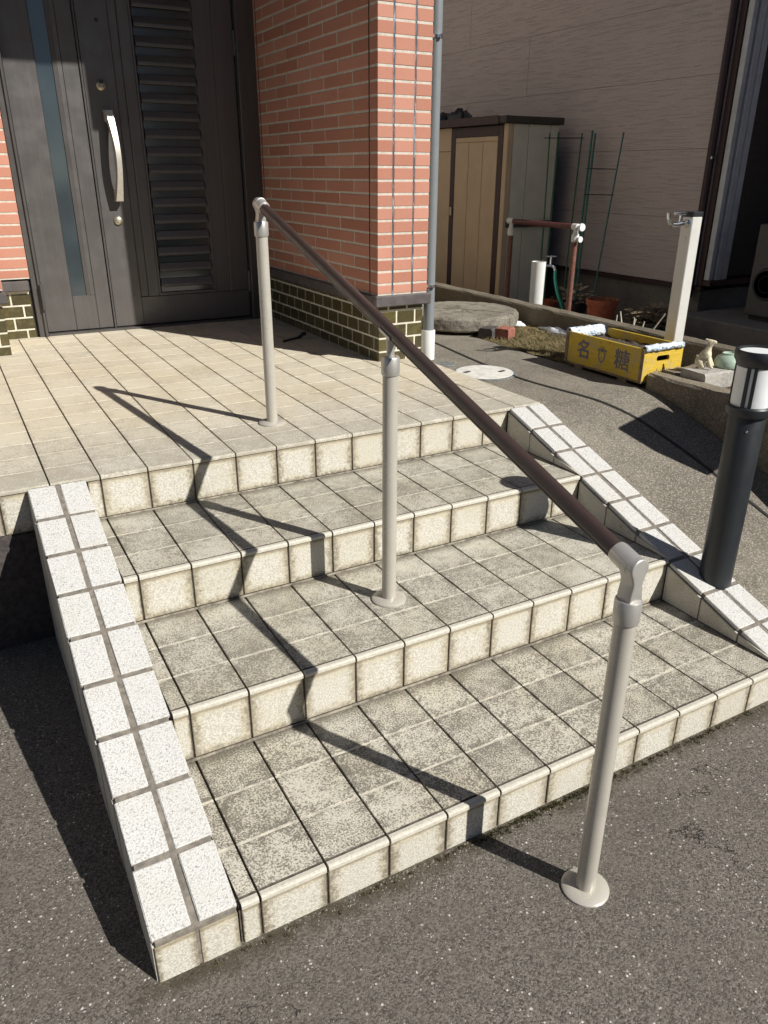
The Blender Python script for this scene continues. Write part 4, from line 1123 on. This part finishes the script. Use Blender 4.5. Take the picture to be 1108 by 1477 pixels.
p1 = pot('flower_pot', 3.85, 3.16, .108, .275, 'terracotta', 'large terracotta flower pot behind the kerb'); leaves('leaf_litter', 3.85, 3.16, NG+.255, 60, .10, .04, 'leaf_green', p1, 1)
p2 = pot('flower_pot', 3.90, 3.50, .095, .21, 'black_plastic', 'black plastic plant pot beside the rusty handrail post'); leaves('dead_plant', 3.90, 3.50, NG+.19, 70, .09, .13, 'dry_leaf', p2, 2, .06)
p3 = pot('flower_pot', 3.86, 3.80, .09, .18, 'terracotta', 'small terracotta pot behind the green hose'); leaves('leaf_litter', 3.86, 3.80, NG+.16, 40, .08, .05, 'leaf_green', p3, 3)
p4 = pot('flower_pot', 3.84, 2.68, .12, .19, 'black_plastic', 'dark pot of tangled dead stems near the tap stand'); leaves('dead_plant', 3.84, 2.68, NG+.17, 420, .14, .11, 'crate_wood', p4, 4, .05)
bs = thing('dry_stems', (3.50, 2.78, NG), 'cluster of pale dead stems standing behind the kerb', 'plant')
for (x, y, dx, dy, h) in ((3.60, 2.76, .0, -.005, .24), (3.60, 2.68, -.01, .04, .27), (3.60, 2.63, .015, -.03, .235), (3.60, 2.60, .0, 0, .245), (3.60, 2.55, .02, -.02, .23), (3.58, 2.47, .05, -.09, .30)):
    tube('stem', [(x, y, NG), (x+dx*.4, y+dy*.3, NG+h*.6), (x+dx, y+dy, NG+h)], [.005, .005, .004], 'dead_stick', bs, 8)
for i, (b, t_, mt, lb) in enumerate((((3.881, 3.900, 0.220), (4.107, 4.200, 1.618), 'stake_green', 'leftmost green garden stake before the grey shed side'),
                              ((3.906, 3.876, 0.220), (4.212, 4.220, 1.626), 'stake_green', 'second green garden stake from the left, near the shed edge'),
                              ((4.054, 3.816, NG), (4.40, 4.155, 1.623), 'stake_green', 'thin olive green garden stake between the teal stakes and shed'),
                              ((4.082, 3.733, NG), (4.40, 4.038, 1.638), 'stake_teal', 'left of the two close teal garden stakes'),
                              ((4.080, 3.699, NG), (4.40, 4.004, 1.617), 'stake_teal', 'right of the two close teal garden stakes'),
                              ((4.086, 3.530, NG), (4.40, 3.699, 1.612), 'stake_teal', 'rightmost leaning teal garden stake against the pink wall'))):
    tag(tube('garden_stake', [b, t_], .0085 if i in (1, 3, 4) else .006, mt, None, 10), lb, 'garden stake', 'plant stakes leaning at the neighbour wall')
for i, (a, b, lb) in enumerate((((4.051, 4.200, 1.582), (4.385, 4.11, 1.586), 'upper cross stick tied between the left green stakes'), ((4.335, 4.00, 1.364), (4.345, 3.665, 1.358), 'cross stick tied between the teal stakes, upper one'), ((4.285, 3.935, 1.174), (4.295, 3.625, 1.178), 'cross stick tied between the teal stakes, lower one'))):
    tag(tube('cross_stick', [a, b], .0035, 'black_plastic', None, 8), lb, 'stick')

V = []; F = []; rr = random.Random(77)
for _ in range(900):
    x = rr.uniform(3.15, 4.15); y = rr.uniform(2.3, 4.2); a = rr.uniform(0, 6.28); l = rr.uniform(.02, .05); i = len(V); z = NG+.003
    d = Vector((math.cos(a), math.sin(a), 0)); n_ = Vector((-d.y, d.x, 0)); c = Vector((x, y, z))
    V += [c, c+d*l*.5+n_*l*.3+Vector((0, 0, rr.uniform(0, .02))), c+d*l+Vector((0, 0, rr.uniform(0, .03))), c+d*l*.5-n_*l*.3]; F.append((i, i+1, i+2, i+3))
tag(link('leaf_litter', mesh('leaf_litter', V, F), 'dry_leaf'), 'dry leaves littering the ground behind the kerb', 'leaves', kind='stuff')
# ------------------------------------------------------------------ loose grit and crumbs at the foot of the steps
V = []; F = []; rr = random.Random(31)
def pebble(x, y, z, s_):
    i = len(V); a0 = rr.uniform(0, 6.28); h = s_*rr.uniform(.5, .9)
    for k in range(5): V.append((x+s_*math.cos(a0+k*1.257)*rr.uniform(.7, 1.2), y+s_*math.sin(a0+k*1.257)*rr.uniform(.7, 1.2), z))
    V.append((x, y, z+h))
    for k in range(5): F.append((i+k, i+(k+1) % 5, i+5))
for _ in range(700):
    x = rr.uniform(-.22, 1.9); pebble(x, -abs(rr.gauss(0, .018))-.001, -.1125, rr.uniform(.0012, .0034))
for _ in range(700): pebble(rr.uniform(-1.2, 2.0), rr.uniform(-1.2, .0), -.1115, rr.uniform(.0012, .003))
tag(link('loose_grit', mesh('loose_grit', V, F), 'old_concrete'), 'loose pale grit scattered on the asphalt', 'grit', kind='stuff')
V = []; F = []; rr = random.Random(55)
simple('moss', (.070, .062, .022), .95, var=.45, scale=120, bump=.6)
def tuft(x, y, s_):
    for _ in range(9):
        a = rr.uniform(0, 6.28); q = rr.random()*s_; px, py = x+q*math.cos(a), y+q*math.sin(a)*.5; h = rr.uniform(.002, .007); i = len(V); w_ = rr.uniform(.001, .0024); b_ = rr.uniform(0, 3.14)
        V.extend([(px-w_*math.cos(b_), py-w_*math.sin(b_), -.114), (px+w_*math.cos(b_), py+w_*math.sin(b_), -.114), (px+rr.uniform(-.004, .004), py+rr.uniform(-.004, .004), -.112+h)]); F.append((i, i+1, i+2))
for _ in range(420):
    x = rr.choice((rr.uniform(-.2, 1.7), rr.gauss(1.1, .25), rr.gauss(.75, .12)))
    if -.21 < x < 2.0: tuft(x, -.004-abs(rr.gauss(0, .010)), rr.uniform(.004, .012))
tag(link('moss_fringe', mesh('moss_fringe', V, F), 'moss'), 'thin brownish moss growing along the foot of the steps', 'moss', kind='stuff')
